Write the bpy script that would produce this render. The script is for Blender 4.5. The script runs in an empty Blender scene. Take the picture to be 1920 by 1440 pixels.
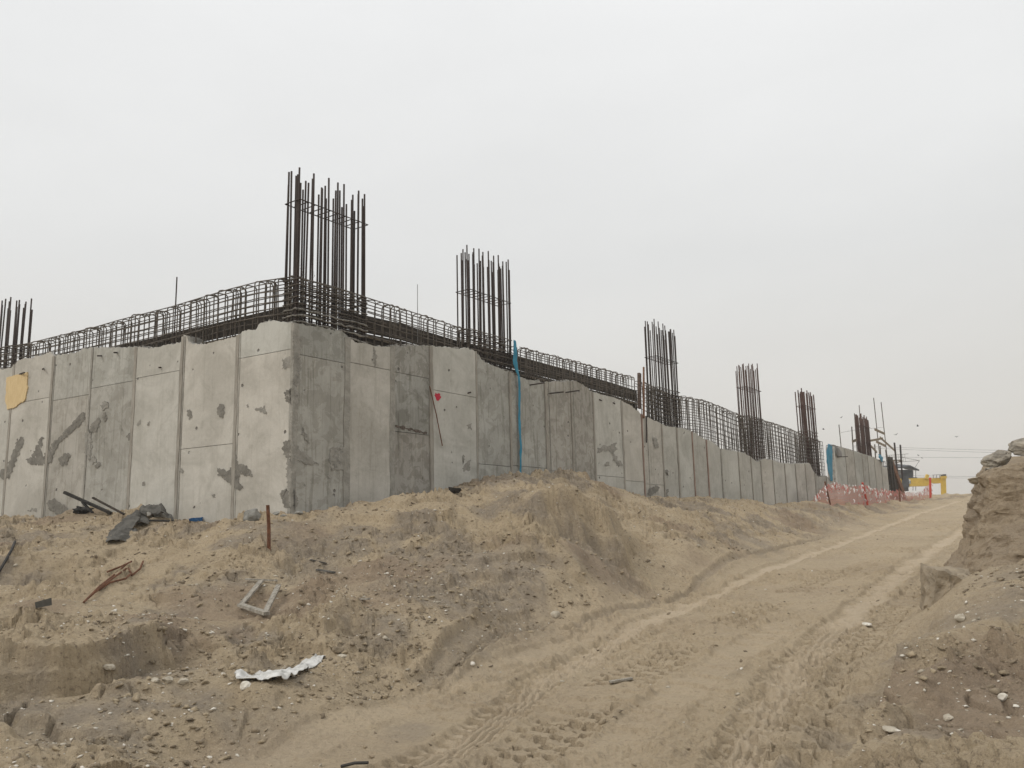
import bpy, bmesh, math, random
import numpy as np
from mathutils import Vector, Matrix, Euler, noise as mnoise
rnd = random.Random(7)
S = bpy.context.scene
COL = S.collection

# ------------------------------------------------------------------ camera
F, W, Hh = 1620.0, 1920.0, 1440.0
PITCH, ROLL = math.atan(285.0 / F), math.radians(-1.29)
EYE = Vector((0, 0, 1.6))
RM = (Matrix.Rotation(math.pi / 2 + PITCH, 3, 'X') @ Matrix.Rotation(ROLL, 3, 'Z'))
cd = bpy.data.cameras.new('camera'); cam = bpy.data.objects.new('camera', cd); COL.objects.link(cam)
cam.location = EYE; cam.rotation_euler = RM.to_euler()
cd.sensor_width = 36.0; cd.lens = 36.0 * F / W; cd.clip_start = 0.1; cd.clip_end = 6000
S.camera = cam

# ------------------------------------------------------------------ sky, sun, exposure
SUN_AZ, SUN_EL = math.radians(238), math.radians(42)      # azimuth clockwise from +Y
wd = bpy.data.worlds.new('World'); S.world = wd; wd.use_nodes = True
nt = wd.node_tree; nt.nodes.clear()
def wn(t, **k):
    n = nt.nodes.new(t)
    for a, b in k.items(): setattr(n, a, b)
    return n
wo = wn('ShaderNodeOutputWorld'); bg = wn('ShaderNodeBackground'); sky = wn('ShaderNodeTexSky')
sky.sky_type = 'NISHITA'; sky.sun_disc = False; sky.sun_elevation = SUN_EL; sky.sun_rotation = SUN_AZ
sky.dust_density = 6.0; sky.air_density = 1.5; sky.ozone_density = 1.0
tc = wn('ShaderNodeTexCoord'); sep = wn('ShaderNodeSeparateXYZ'); nt.links.new(tc.outputs['Generated'], sep.inputs[0])
cr = wn('ShaderNodeValToRGB'); nt.links.new(sep.outputs['Z'], cr.inputs[0])
e = cr.color_ramp.elements
e[0].position = 0.0; e[0].color = (7.5, 7.0, 6.3, 1); e[1].position = 1.0; e[1].color = (11.8, 11.9, 12.0, 1)
k = cr.color_ramp.elements.new(0.12); k.color = (7.95, 7.72, 7.3, 1)
k = cr.color_ramp.elements.new(0.30); k.color = (8.25, 8.28, 8.18, 1)
mp = wn('ShaderNodeMapping'); mp.inputs['Scale'].default_value = (1.6, 1.6, 4.0); nt.links.new(tc.outputs['Generated'], mp.inputs[0])
nz = wn('ShaderNodeTexNoise'); nz.inputs['Scale'].default_value = 1.7; nz.inputs['Detail'].default_value = 5; nt.links.new(mp.outputs[0], nz.inputs[0])
mr = wn('ShaderNodeMapRange'); mr.inputs[1].default_value = 0.3; mr.inputs[2].default_value = 0.75; mr.inputs[3].default_value = 0.965; mr.inputs[4].default_value = 1.04
nt.links.new(nz.outputs[0], mr.inputs[0])
mu = wn('ShaderNodeVectorMath', operation='SCALE'); nt.links.new(cr.outputs[0], mu.inputs[0]); nt.links.new(mr.outputs[0], mu.inputs['Scale'])
mx = wn('ShaderNodeMix', data_type='RGBA'); mx.inputs['Factor'].default_value = 0.93
nt.links.new(sky.outputs[0], mx.inputs['A']); nt.links.new(mu.outputs[0], mx.inputs['B'])
nt.links.new(mx.outputs['Result'], bg.inputs[0]); bg.inputs[1].default_value = 0.10
nt.links.new(bg.outputs[0], wo.inputs[0])
sd = bpy.data.lights.new('sun', 'SUN'); sd.energy = 1.0; sd.angle = math.radians(14); sd.color = (1, .965, .91)
sun = bpy.data.objects.new('sun', sd); COL.objects.link(sun); sun.location = (-20, -20, 40)
sdir = Vector((math.sin(SUN_AZ) * math.cos(SUN_EL), math.cos(SUN_AZ) * math.cos(SUN_EL), math.sin(SUN_EL)))
sun.rotation_euler = sdir.to_track_quat('Z', 'Y').to_euler()
S.view_settings.view_transform = 'Standard'; S.view_settings.look = 'None'
S.view_settings.exposure = 0.0; S.view_settings.gamma = 1.0; S.view_settings.use_curve_mapping = False
S.cycles.use_denoising = True; S.cycles.max_bounces = 5; S.cycles.diffuse_bounces = 3; S.cycles.transparent_max_bounces = 12

# ------------------------------------------------------------------ survey helpers (photo measurement -> metres)
def ray(px, py):
    return (RM @ Vector(((px - W / 2) / F, -(py - Hh / 2) / F, -1.0))).normalized()
AR, AL = math.radians(35.88), math.radians(58.07)
DR = Vector((math.sin(AR), math.cos(AR), 0)); NR = Vector((math.cos(AR), -math.sin(AR), 0))
DL = Vector((math.sin(AL), -math.cos(AL), 0)); NL = Vector((-math.cos(AL), -math.sin(AL), 0))   # DL points along +s (towards the corner)
r0 = ray(548, 780); CORNER = Vector((r0.x, r0.y, 0)).normalized() * 15.0
def wpt(side, px, py, n=0.0):
    """point on the plane of a wall (n metres in front of its face): distance along wall s, height z"""
    d, nn = (DR, NR) if side == 'R' else (DL, NL)
    r = ray(px, py); c = CORNER + nn * n
    t = (c - EYE).dot(nn) / r.dot(nn)
    p = EYE + r * t
    return (p - c).dot(d), p.z
def ws(side, px, py=800): return wpt(side, px, py)[0]
def w2w(side, s, n, z):
    d, nn = (DR, NR) if side == 'R' else (DL, NL)
    return CORNER + d * s + nn * n + Vector((0, 0, z))
def at_depth(px, py, Y):
    r = ray(px, py); return EYE + r * (Y / r.y)

# ------------------------------------------------------------------ mesh helpers
class MB:
    def __init__(s): s.v = []; s.f = []
    def box(s, x0, y0, z0, x1, y1, z1):
        b = len(s.v)
        s.v += [(x0, y0, z0), (x1, y0, z0), (x1, y1, z0), (x0, y1, z0), (x0, y0, z1), (x1, y0, z1), (x1, y1, z1), (x0, y1, z1)]
        s.f += [tuple(b + i for i in q) for q in ((0, 3, 2, 1), (4, 5, 6, 7), (0, 1, 5, 4), (1, 2, 6, 5), (2, 3, 7, 6), (3, 0, 4, 7))]
        return s
    def beam(s, p, q, w, h, up=(0, 0, 1), jit=0.0):
        p, q = Vector(p), Vector(q); d = (q - p).normalized(); u = Vector(up)
        x = d.cross(u)
        if x.length < 1e-4: x = d.cross(Vector((1, 0, 0)))
        x.normalize(); y = x.cross(d).normalized(); b = len(s.v)
        for c in (p, q):
            for a, e_ in ((-1, -1), (1, -1), (1, 1), (-1, 1)):
                s.v.append(tuple(c + x * a * w / 2 + y * e_ * h / 2 + Vector([rnd.uniform(-jit, jit) for _ in range(3)])))
        s.f += [tuple(b + i for i in q_) for q_ in ((0, 3, 2, 1), (4, 5, 6, 7), (0, 1, 5, 4), (1, 2, 6, 5), (2, 3, 7, 6), (3, 0, 4, 7))]
        return s
    def tube(s, pts, r, n=6, cap=True):
        pts = [Vector(p) for p in pts]; m = len(pts); b = len(s.v)
        rr = r if hasattr(r, '__len__') else [r] * m
        px = None
        for i, p in enumerate(pts):
            t = (pts[min(i + 1, m - 1)] - pts[max(i - 1, 0)]).normalized()
            if px is None:
                px = t.orthogonal().normalized()
            px = (px - t * px.dot(t)).normalized(); py = t.cross(px)
            for j in range(n):
                a = 2 * math.pi * j / n
                s.v.append(tuple(p + (px * math.cos(a) + py * math.sin(a)) * rr[i]))
        for i in range(m - 1):
            for j in range(n):
                s.f.append((b + i * n + j, b + i * n + (j + 1) % n, b + (i + 1) * n + (j + 1) % n, b + (i + 1) * n + j))
        if cap:
            s.f.append(tuple(b + j for j in reversed(range(n)))); s.f.append(tuple(b + (m - 1) * n + j for j in range(n)))
        return s
    def mesh(s, name):
        me = bpy.data.meshes.new(name); me.from_pydata([tuple(v) for v in s.v], [], s.f); me.update(); return me
    def build(s, name, mat, parent=None, smooth=False, loc=None):
        return link(name, s.mesh(name), mat, parent, smooth, loc)
def link(name, me, mat=None, parent=None, smooth=False, loc=None):
    o = bpy.data.objects.new(name, me); COL.objects.link(o)
    if mat is not None and me is not None and not me.materials: me.materials.append(mat)
    if smooth and me is not None: me.polygons.foreach_set('use_smooth', [True] * len(me.polygons))
    if parent is not None: o.parent = parent
    if loc is not None: o.location = loc
    return o
def empty(name, loc=(0, 0, 0), rz=0.0, parent=None):
    o = bpy.data.objects.new(name, None); COL.objects.link(o); o.location = loc; o.rotation_euler = (0, 0, rz); o.empty_display_size = .3
    if parent is not None: o.parent = parent
    return o
def tag(o, label, cat, group=None, kind=None):
    o['label'] = label; o['category'] = cat
    if group: o['group'] = group
    if kind: o['kind'] = kind
    return o

# ------------------------------------------------------------------ materials
class NT:
    def __init__(s, name):
        s.m = bpy.data.materials.new(name); s.m.use_nodes = True; s.t = s.m.node_tree
        s.b = s.t.nodes['Principled BSDF']; s.b.inputs['Specular IOR Level'].default_value = 0.25
        s.out = s.t.nodes['Material Output']
    def n(s, t, **k):
        n = s.t.nodes.new(t)
        for a, b in k.items(): setattr(n, a, b)
        return n
    def l(s, a, b): s.t.links.new(a, b)
    def coord(s, kind='Object', scale=(1, 1, 1)):
        t = s.n('ShaderNodeTexCoord'); m = s.n('ShaderNodeMapping'); m.inputs['Scale'].default_value = scale
        s.l(t.outputs[kind], m.inputs[0]); return m.outputs[0]
    def noise(s, vec, scale, detail=4, rough=.55, dist=0):
        n = s.n('ShaderNodeTexNoise'); n.inputs['Scale'].default_value = scale; n.inputs['Detail'].default_value = detail
        n.inputs['Roughness'].default_value = rough; n.inputs['Distortion'].default_value = dist; s.l(vec, n.inputs['Vector']); return n.outputs[0]
    def rng(s, v, a, b, c=0.0, d=1.0):
        n = s.n('ShaderNodeMapRange'); n.interpolation_type = 'SMOOTHSTEP'
        for i, q in enumerate((a, b, c, d)): n.inputs[i + 1].default_value = q
        s.l(v, n.inputs[0]); return n.outputs[0]
    def math(s, op, a, b=None):
        n = s.n('ShaderNodeMath', operation=op)
        for i, q in enumerate((a, b)):
            if q is None: continue
            if isinstance(q, (int, float)): n.inputs[i].default_value = q
            else: s.l(q, n.inputs[i])
        return n.outputs[0]
    def mix(s, f, a, b, mode='MIX'):
        n = s.n('ShaderNodeMix', data_type='RGBA', blend_type=mode)
        for q, i in ((f, 'Factor'), (a, 'A'), (b, 'B')):
            if isinstance(q, (int, float)): n.inputs[i].default_value = q
            elif isinstance(q, tuple): n.inputs[i].default_value = q + (1,) if len(q) == 3 else q
            else: s.l(q, n.inputs[i])
        return n.outputs['Result']
    def bump(s, h, dist, strength=1.0, prev=None):
        n = s.n('ShaderNodeBump'); n.inputs['Distance'].default_value = dist; n.inputs['Strength'].default_value = strength
        s.l(h, n.inputs['Height'])
        if prev is not None: s.l(prev, n.inputs['Normal'])
        return n.outputs[0]
    def fin(s, col=None, rough=.9, nrm=None, metal=0):
        if col is not None:
            if isinstance(col, tuple): s.b.inputs['Base Color'].default_value = col + (1,)
            else: s.l(col, s.b.inputs['Base Color'])
        s.b.inputs['Metallic'].default_value = metal
        if isinstance(rough, (int, float)): s.b.inputs['Roughness'].default_value = rough
        else: s.l(rough, s.b.inputs['Roughness'])
        if nrm is not None: s.l(nrm, s.b.inputs['Normal'])
        return s.m
def simple(name, a, b, scale=8.0, rough=.85, bump=.003, metal=0, stretch=(1, 1, 1), bscale=None):
    m = NT(name); v = m.coord('Object', stretch); n = m.noise(v, scale, 5, .6)
    c = m.mix(m.rng(n, .32, .68), a, b)
    return m.fin(c, rough, m.bump(m.noise(v, bscale or scale * 4, 3), bump), metal)

def mat_sand():
    m = NT('sand'); v = m.coord('Object')
    at = m.n('ShaderNodeAttribute', attribute_name='mask'); sp = m.n('ShaderNodeSeparateColor'); m.l(at.outputs['Color'], sp.inputs[0])
    big = m.noise(v, .55, 5, .6, .6); mid = m.noise(v, 2.3, 6, .65, .4); fine = m.noise(v, 24, 6, .75, .3); grain = m.noise(v, 95, 3, .65)
    c = m.mix(m.rng(big, .3, .7), (.385, .308, .200), (.445, .360, .240))
    c = m.mix(m.rng(mid, .50, .76, 0, .6), c, (.300, .240, .162))
    g = m.math('MULTIPLY', sp.outputs[1], m.rng(m.noise(v, 5.5, 5, .7), .25, .6, .35, 1))
    c = m.mix(m.math('MULTIPLY', g, .75), c, (.220, .190, .152))
    c = m.mix(m.math('MULTIPLY', sp.outputs[2], .8), c, (.270, .205, .140))
    c = m.mix(m.rng(fine, .53, .66, 0, .8), c, (.185, .146, .098))
    c = m.mix(m.rng(fine, .44, .30, 0, .7), c, (.50, .42, .295))
    crumb = m.noise(v, 8.5, 7, .78, .2)
    c = m.mix(m.rng(crumb, .54, .68, 0, .5), c, (.20, .160, .112))
    c = m.mix(m.rng(crumb, .44, .32, 0, .4), c, (.47, .385, .265))
    c = m.mix(m.rng(grain, .60, .74, 0, .6), c, (.52, .46, .35))
    c = m.mix(m.rng(grain, .42, .26, 0, .55), c, (.13, .106, .078))
    c = m.mix(m.math('MULTIPLY', at.outputs['Alpha'], .36), c, (.450, .366, .250))
    tr = m.math('MULTIPLY', sp.outputs[0], m.rng(m.noise(v, 9, 3), .2, .5, .6, 1))
    c = m.mix(m.math('MULTIPLY', tr, .85), c, (.515, .425, .302))
    c = m.mix(1.0, c, (1.06, 1.05, 1.065), 'MULTIPLY')
    b1 = m.bump(m.noise(v, 14, 7, .75), .06, .8); b2 = m.bump(grain, .010, .9, b1)
    return m.fin(c, .95, b2)
def mat_concrete():
    m = NT('concrete'); v = m.coord('Object'); oi = m.n('ShaderNodeObjectInfo')
    big = m.noise(v, .75, 6, .62, .9); mid = m.noise(v, 3.1, 7, .68, .7); fine = m.noise(v, 16, 6, .7)
    vs = m.coord('Object', (7.0, 7.0, .42)); st = m.noise(vs, 1.5, 6, .65, .5)
    c = oi.outputs['Color']
    dirt = oi.outputs['Alpha']
    c = m.mix(m.rng(big, .36, .66, 0, .85), c, m.mix(1.0, c, (.74, .735, .72), 'MULTIPLY'))
    c = m.mix(m.rng(m.noise(v, 1.9, 7, .72, 1.2), .52, .66, 0, .38), c, m.mix(1.0, c, (.70, .69, .67), 'MULTIPLY'))
    # hard-edged cement skin: patches of lighter and darker skin with crisp borders
    c = m.mix(m.math('MULTIPLY', m.rng(mid, .50, .53, 0, .75), dirt), c, m.mix(1.0, c, (.70, .69, .66), 'MULTIPLY'))
    c = m.mix(m.math('MULTIPLY', m.rng(st, .54, .60, 0, .8), m.math('ADD', dirt, .06)), c, m.mix(1.0, c, (.66, .65, .62), 'MULTIPLY'))
    c = m.mix(m.math('MULTIPLY', m.rng(m.noise(vs, 2.3, 5, .65), .42, .36, 0, .7), dirt), c, m.mix(1.0, c, (1.22, 1.2, 1.16), 'MULTIPLY'))
    c = m.mix(m.rng(fine, .35, .75, 0, .35), c, m.mix(1.0, c, (.8, .79, .77), 'MULTIPLY'))
    vo = m.n('ShaderNodeTexVoronoi'); vo.inputs['Scale'].default_value = 3.4; vo.inputs['Randomness'].default_value = 1; m.l(v, vo.inputs['Vector'])
    hole = m.rng(m.math('ADD', vo.outputs['Distance'], m.math('MULTIPLY', m.math('SUBTRACT', m.noise(v, 22, 4, .7), .5), .12)), .12, .075); keep = m.rng(m.noise(v, 2.1, 2), .46, .52)
    pit = m.math('MULTIPLY', hole, keep)
    c = m.mix(m.math('MULTIPLY', pit, .8), c, (.09, .083, .074))
    b = m.bump(fine, .008, .5); b = m.bump(m.math('MULTIPLY', pit, -1), .02, 1, b); b = m.bump(mid, .012, .4, b)
    return m.fin(c, .88, b)
M = {}
M['sand'] = mat_sand(); M['concrete'] = mat_concrete()
M['core'] = simple('broken_concrete', (.22, .21, .19), (.42, .40, .36), 9, .95, .03, bscale=14)
M['mortar'] = simple('mortar', (.25, .238, .208), (.35, .335, .297), 6, .95, .012)
M['mortar_dark'] = simple('damp_mortar', (.165, .155, .133), (.255, .242, .212), 6, .95, .012)
M['strip'] = simple('joint_grout', (.26, .24, .205), (.37, .345, .30), 5, .95, .012, stretch=(4, 4, .7))
M['strip_rust'] = simple('rust_stained_grout', (.24, .155, .12), (.33, .25, .21), 5, .95, .01, stretch=(4, 4, .7))
M['rebar'] = simple('column_steel', (.030, .024, .022), (.060, .043, .036), 5, .7, .003)
M['rebar_brown'] = simple('rusty_column_steel', (.050, .030, .025), (.095, .055, .043), 4, .8, .003)
M['cage'] = simple('cage_steel', (.075, .064, .052), (.155, .135, .112), 6, .8, .003)
M['crust'] = simple('cement_crusted_steel', (.12, .11, .095), (.30, .285, .255), 14, .95, .02)
M['shutter'] = simple('dark_plywood', (.032, .027, .022), (.075, .06, .046), 3, .8, .004, stretch=(1, 1, 5))
M['wood'] = simple('weathered_wood', (.17, .135, .095), (.33, .275, .2), 4, .9, .004, stretch=(2, 2, 9))
M['wood_grey'] = simple('grey_wood', (.20, .18, .148), (.37, .34, .285), 5, .9, .004, stretch=(8, 2, 2))
M['wood_red'] = simple('red_brown_wood', (.13, .066, .038), (.25, .135, .08), 4, .9, .004, stretch=(2, 2, 9))
M['wood_dark'] = simple('dark_brown_wood', (.075, .052, .04), (.15, .108, .085), 4, .9, .004, stretch=(2, 2, 9))
M['ply'] = simple('yellow_plywood', (.60, .45, .24), (.68, .53, .30), 5, .8, .003, stretch=(6, 6, 1))
M['rust'] = simple('rusty_steel', (.10, .045, .024), (.19, .085, .045), 14, .85, .004)
M['stain'] = simple('dark_rust_stain', (.07, .055, .045), (.16, .13, .11), 16, .95, .004)
M['black'] = simple('black_rubber', (.02, .019, .018), (.05, .046, .04), 9, .7, .003)
M['blue'] = simple('blue_plastic', (.018, .17, .27), (.03, .25, .38), 4, .55, .004, stretch=(5, 5, 1))
M['bluebin'] = simple('blue_sheet', (.012, .10, .30), (.02, .15, .40), 5, .6, .003)
M['tarp'] = simple('grey_geotextile', (.07, .066, .058), (.135, .128, .112), 7, .9, .006)
M['sack'] = simple('white_sack', (.46, .45, .42), (.68, .67, .64), 10, .8, .004)
M['stone'] = simple('pale_stone', (.36, .315, .245), (.50, .45, .36), 12, .9, .008)
M['grey_stone'] = simple('grey_concrete_lump', (.19, .185, .165), (.30, .29, .26), 8, .95, .02)
M['clod'] = simple('earth_clod', (.16, .128, .088), (.29, .235, .165), 9, .97, .03, bscale=11)
M['earth'] = simple('brown_earth', (.225, .185, .132), (.345, .285, .205), 3.0, .97, .04, bscale=9)
M['lump'] = simple('sand_lump', (.27, .215, .145), (.40, .325, .22), 7, .97, .03, bscale=25)
M['rock'] = simple('layered_rock', (.18, .16, .13), (.40, .355, .285), 6, .95, .05, stretch=(1, 1, 3), bscale=13)
M['shell'] = simple('white_shell', (.52, .48, .40), (.74, .70, .62), 9, .8, .004)
M['red_paint'] = simple('red_spray', (.50, .02, .05), (.42, .04, .06), 20, .8, .001)
M['yellow'] = simple('yellow_paint', (.56, .37, .045), (.66, .46, .08), 3, .5, .002)
M['dark_steel'] = simple('dark_steel', (.035, .04, .045), (.07, .075, .08), 4, .6, .003)
M['grey_steel'] = simple('grey_steel', (.16, .155, .15), (.26, .25, .24), 4, .6, .003)
M['white_paint'] = simple('white_paint', (.70, .70, .69), (.80, .80, .79), 5, .6, .001)
M['text_blue'] = simple('blue_lettering', (.05, .16, .24), (.07, .2, .3), 5, .6, .001)
M['red_post'] = simple('red_post', (.42, .045, .025), (.55, .08, .05), 6, .7, .003)
M['tape_white'] = simple('white_tape', (.72, .70, .68), (.82, .80, .78), 5, .6, .001)
M['tape_red'] = simple('red_tape', (.45, .13, .11), (.56, .2, .18), 5, .6, .001)

# ------------------------------------------------------------------ terrain
_rs = np.random.RandomState(11)
_perm = _rs.permutation(4096); _val = _rs.rand(4096) * 2 - 1
def vnoise(x, y, seed=0):
    xi = np.floor(x).astype(np.int64); yi = np.floor(y).astype(np.int64); fx = x - xi; fy = y - yi
    fx = fx * fx * fx * (fx * (fx * 6 - 15) + 10); fy = fy * fy * fy * (fy * (fy * 6 - 15) + 10)
    def h(a, b): return _val[_perm[(a + _perm[(b + seed * 57) & 4095]) & 4095]]
    a = h(xi, yi); b = h(xi + 1, yi); c = h(xi, yi + 1); d = h(xi + 1, yi + 1)
    return a + (b - a) * fx + (c - a) * fy + (a - b - c + d) * fx * fy
def fbm(x, y, sc, oct=4, seed=0, gain=.5, ridge=False):
    r = 0; am = 1.0; x = x * sc; y = y * sc
    for i in range(oct):
        n = vnoise(x, y, seed + i)
        r = r + am * ((1 - 2 * np.abs(n)) if ridge else n); am *= gain
        x, y = x * 1.93 + y * .31 + 3.1, y * 1.93 - x * .31 + 7.7
    return r
def vor(x, y, seed=0):
    """distance to the nearest scattered point and that point's random value"""
    xi = np.floor(x).astype(np.int64); yi = np.floor(y).astype(np.int64); f1 = np.full(x.shape, 9.0, np.float32); idv = np.zeros(x.shape, np.float32)
    for dx in (-1, 0, 1):
        for dy in (-1, 0, 1):
            h = _perm[(xi + dx + _perm[(yi + dy + seed * 131) & 4095]) & 4095]
            px = xi + dx + .5 + .45 * _val[h]; py = yi + dy + .5 + .45 * _val[(h * 7 + 13) & 4095]
            d = np.hypot(x - px, y - py).astype(np.float32); u = d < f1; f1 = np.where(u, d, f1); idv = np.where(u, _val[(h * 3 + 101) & 4095], idv)
    return f1, idv
def clods(x, y, sc, thr, seed):
    f1, v = vor(x * sc, y * sc, seed); r = .30 + .22 * (v - thr) / (1.0001 - thr)
    return np.where(v > thr, np.sqrt(np.maximum(1 - (f1 / r) ** 2, 0)), 0) / sc * .5
def sstep(a, b, x):
    t = np.clip((x - a) / (b - a), 0, 1); return t * t * (3 - 2 * t)

RD = (0.5, 0.866)                                          # road runs up and to the right
ZT = ([-40, 0, 5.45, 11.7, 23.8, 45, 62, 68, 75, 100, 200, 3000], [-.6, -.22, .06, .55, 1.2, 2.5, 3.55, 3.72, 3.7, 2.6, .5, -2])
def zroad(x, y): return np.interp(x * RD[0] + y * RD[1], *ZT)
def road_hit(px, py):
    r = ray(px, py)
    for k_ in range(1, 1500):
        p = EYE + r * (2.0 + k_ * .05)
        if p.z < zroad(p.x, p.y): return p
    return p
# control heights (x, y, z): slope, berm, road
CP = []
def cp_depth(px, py, Y): p = at_depth(px, py, Y); CP.append((p.x, p.y, p.z))
def cp_wall(side, px, py, n, drop=0): s, z = wpt(side, px, py, n); p = w2w(side, s, n, z - drop); CP.append((p.x, p.y, p.z)); return p
def cp_road(px, py): p = road_hit(px, py); CP.append((p.x, p.y, p.z))
for px, py in ((-200, 968), (-90, 968), (0, 966), (100, 974), (200, 962), (310, 972), (400, 976), (450, 972)): cp_wall('L', px, py, .05)
for px, py in ((548, 962), (600, 950)): cp_wall('R', px, py, .1)
for px, py, n in ((650, 944, .5), (700, 944, .6), (745, 936, .7), (800, 928, .8), (860, 921, .9), (905, 905, 1.0), (940, 894, 1.1), (972, 889, 1.2), (1015, 892, 1.3),
                  (1060, 896, 1.4), (1100, 900, 1.4), (1128, 908, 1.3), (1168, 930, .7), (1200, 934, .6), (1250, 937, .6), (1300, 936, .7), (1350, 939, .7), (1400, 944, .7),
                  (1445, 948, .7), (1485, 944, .7), (1530, 942, .7), (1580, 944, .8), (1640, 944, .8), (1700, 944, .8)):
    p = cp_wall('R', px, py, n)
    q = p - NR * (n + .4); CP.append((q.x, q.y, p.z - .15))
for a in ((100, 1440, 5.4), (100, 1370, 6.4), (100, 1230, 7.9), (100, 1150, 9.6), (100, 1070, 11.7), (100, 1010, 14.6),
          (-250, 1440, 5.4), (-250, 1300, 7.5), (-250, 1150, 9.8), (-250, 1030, 15), (300, 1420, 5.7), (300, 1290, 7.3),
          (300, 1180, 9.0), (300, 1090, 11.2), (300, 1020, 13.6),
          (500, 1300, 7.25), (500, 1200, 9.0), (500, 1120, 10.8), (500, 1050, 12.2), (500, 1000, 13.2),
          (650, 1300, 7.25), (650, 1200, 9.0), (650, 1100, 11.2), (650, 1020, 13.0), (650, 970, 14.2),
          (800, 1190, 9.3), (800, 1100, 11.2), (800, 1010, 13.2), (800, 960, 14.3),
          (950, 1150, 10.4), (950, 1060, 12.4), (950, 990, 13.9), (950, 930, 15.3),
          (1080, 1120, 11.6), (1080, 1050, 12.9), (1080, 1010, 13.6), (1080, 950, 14.8),
          (1150, 1085, 13.0), (1155, 1045, 13.9), (1210, 1025, 16.4), (1210, 975, 19.0), (1240, 1050, 15.2),
          (1300, 1050, 15.3), (1300, 1000, 18.0), (1300, 965, 21.0), (1450, 1010, 21.5), (1450, 980, 25.0), (1600, 968, 34.), (1600, 955, 38.)): cp_depth(*a)
for a in ((420, 1425), (760, 1320), (800, 1290), (1040, 1188), (1300, 1096), (1560, 1005), (1700, 962), (700, 1440), (1000, 1440), (1300, 1440), (1200, 1250), (1500, 1250),
          (1350, 1110), (1600, 1120), (1500, 1050), (1720, 1030), (1620, 1000), (1790, 985), (1740, 955), (1800, 945), (1800, 930), (1900, 930), (1000, 1340), (1480, 1380)): cp_road(*a)
for x, y in ((0, 3), (-6, 2), (-12, 0), (5, 3), (0, -6), (12, -6), (-14, -8), (30, 50), (36, 60), (28, 62), (24, 60), (16, 57), (14, 22), (20, 34), (45, 60), (25, 25)):
    CP.append((x, y, float(zroad(x, y)) + (.35 if x < -5 else 0)))
for a in ((1920, 1440, 4.5), (1920, 1200, 6.6), (1920, 1080, 8.2), (2050, 1200, 6.7), (1760, 1200, 7.6), (1700, 1290, 6.5), (1810, 1120, 8.9), (1890, 1062, 9.7), (2050, 1075, 9.6), (2100, 1440, 5)): cp_depth(*a)
CP.append((-12, 40, 2.2)); CP.append((0, 34, 2.2)); CP.append((10, 52, 2.6)); CP.append((-30, 34, 2.2)); CP.append((-30, 8, 1.2))
CPA = np.array(CP)
def _tps(r2): return np.where(r2 > 1e-9, r2 * np.log(r2 + 1e-12), 0) * .5
_n = len(CPA); _A = np.zeros((_n + 3, _n + 3))
_d2 = (CPA[:, None, 0] - CPA[None, :, 0]) ** 2 + (CPA[:, None, 1] - CPA[None, :, 1]) ** 2
_A[:_n, :_n] = _tps(_d2) + np.eye(_n) * .05
_A[:_n, _n] = 1; _A[:_n, _n + 1] = CPA[:, 0]; _A[:_n, _n + 2] = CPA[:, 1]; _A[_n:, :_n] = _A[:_n, _n:].T
_wts = np.linalg.solve(_A, np.concatenate([CPA[:, 2], np.zeros(3)]))
def tps_raw(x, y):
    out = _wts[_n] + _wts[_n + 1] * x + _wts[_n + 2] * y
    for i in range(_n):
        out = out + _wts[i] * _tps((x - CPA[i, 0]) ** 2 + (y - CPA[i, 1]) ** 2)
    return out
_TX0, _TY0, _TD = -48.0, -14.0, .25
_tg = np.meshgrid(_TX0 + _TD * np.arange(440), _TY0 + _TD * np.arange(400), indexing='ij')
_tz = tps_raw(*_tg)
def tps(x, y):
    u = np.clip((x - _TX0) / _TD, 1, 437.999); v = np.clip((y - _TY0) / _TD, 1, 397.999)
    i = u.astype(np.int64); j = v.astype(np.int64); a = u - i; b = v - j
    def cw(t): return (((-t + 2) * t - 1) * t / 2, ((3 * t - 5) * t * t + 2) / 2, ((-3 * t + 4) * t + 1) * t / 2, (t - 1) * t * t / 2)
    wa, wb = cw(a), cw(b); out = 0
    for p in range(4):
        row = 0
        for q in range(4): row = row + wb[q] * _tz[i + p - 1, j + q - 1]
        out = out + wa[p] * row
    return out
def pline(x, y, P):
    """signed distance (left of the direction of travel positive), distance along, total length"""
    best = np.full(x.shape, 1e9); sg = np.zeros(x.shape); al = np.zeros(x.shape); acc = 0.0
    for i in range(len(P) - 1):
        ax, ay = P[i]; dx, dy = P[i + 1][0] - ax, P[i + 1][1] - ay; L = math.hypot(dx, dy); ux, uy = dx / L, dy / L
        t = (x - ax) * ux + (y - ay) * uy; c = (y - ay) * ux - (x - ax) * uy
        tc_ = np.clip(t, 0, L); dd = np.hypot(x - ax - ux * tc_, y - ay - uy * tc_)
        if i == 0: tc_ = np.minimum(t, L)
        if i == len(P) - 2: tc_ = np.maximum(t, 0) if i else t
        u = dd < best; best = np.where(u, dd, best); sg = np.where(u, np.sign(c) * dd, sg); al = np.where(u, acc + tc_, al); acc += L
    return sg, al, acc
def gpts(L, Y=None):
    out = []
    for a in L:
        p = road_hit(*a) if len(a) == 2 else at_depth(*a)
        out.append((p.x, p.y))
    return out
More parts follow.
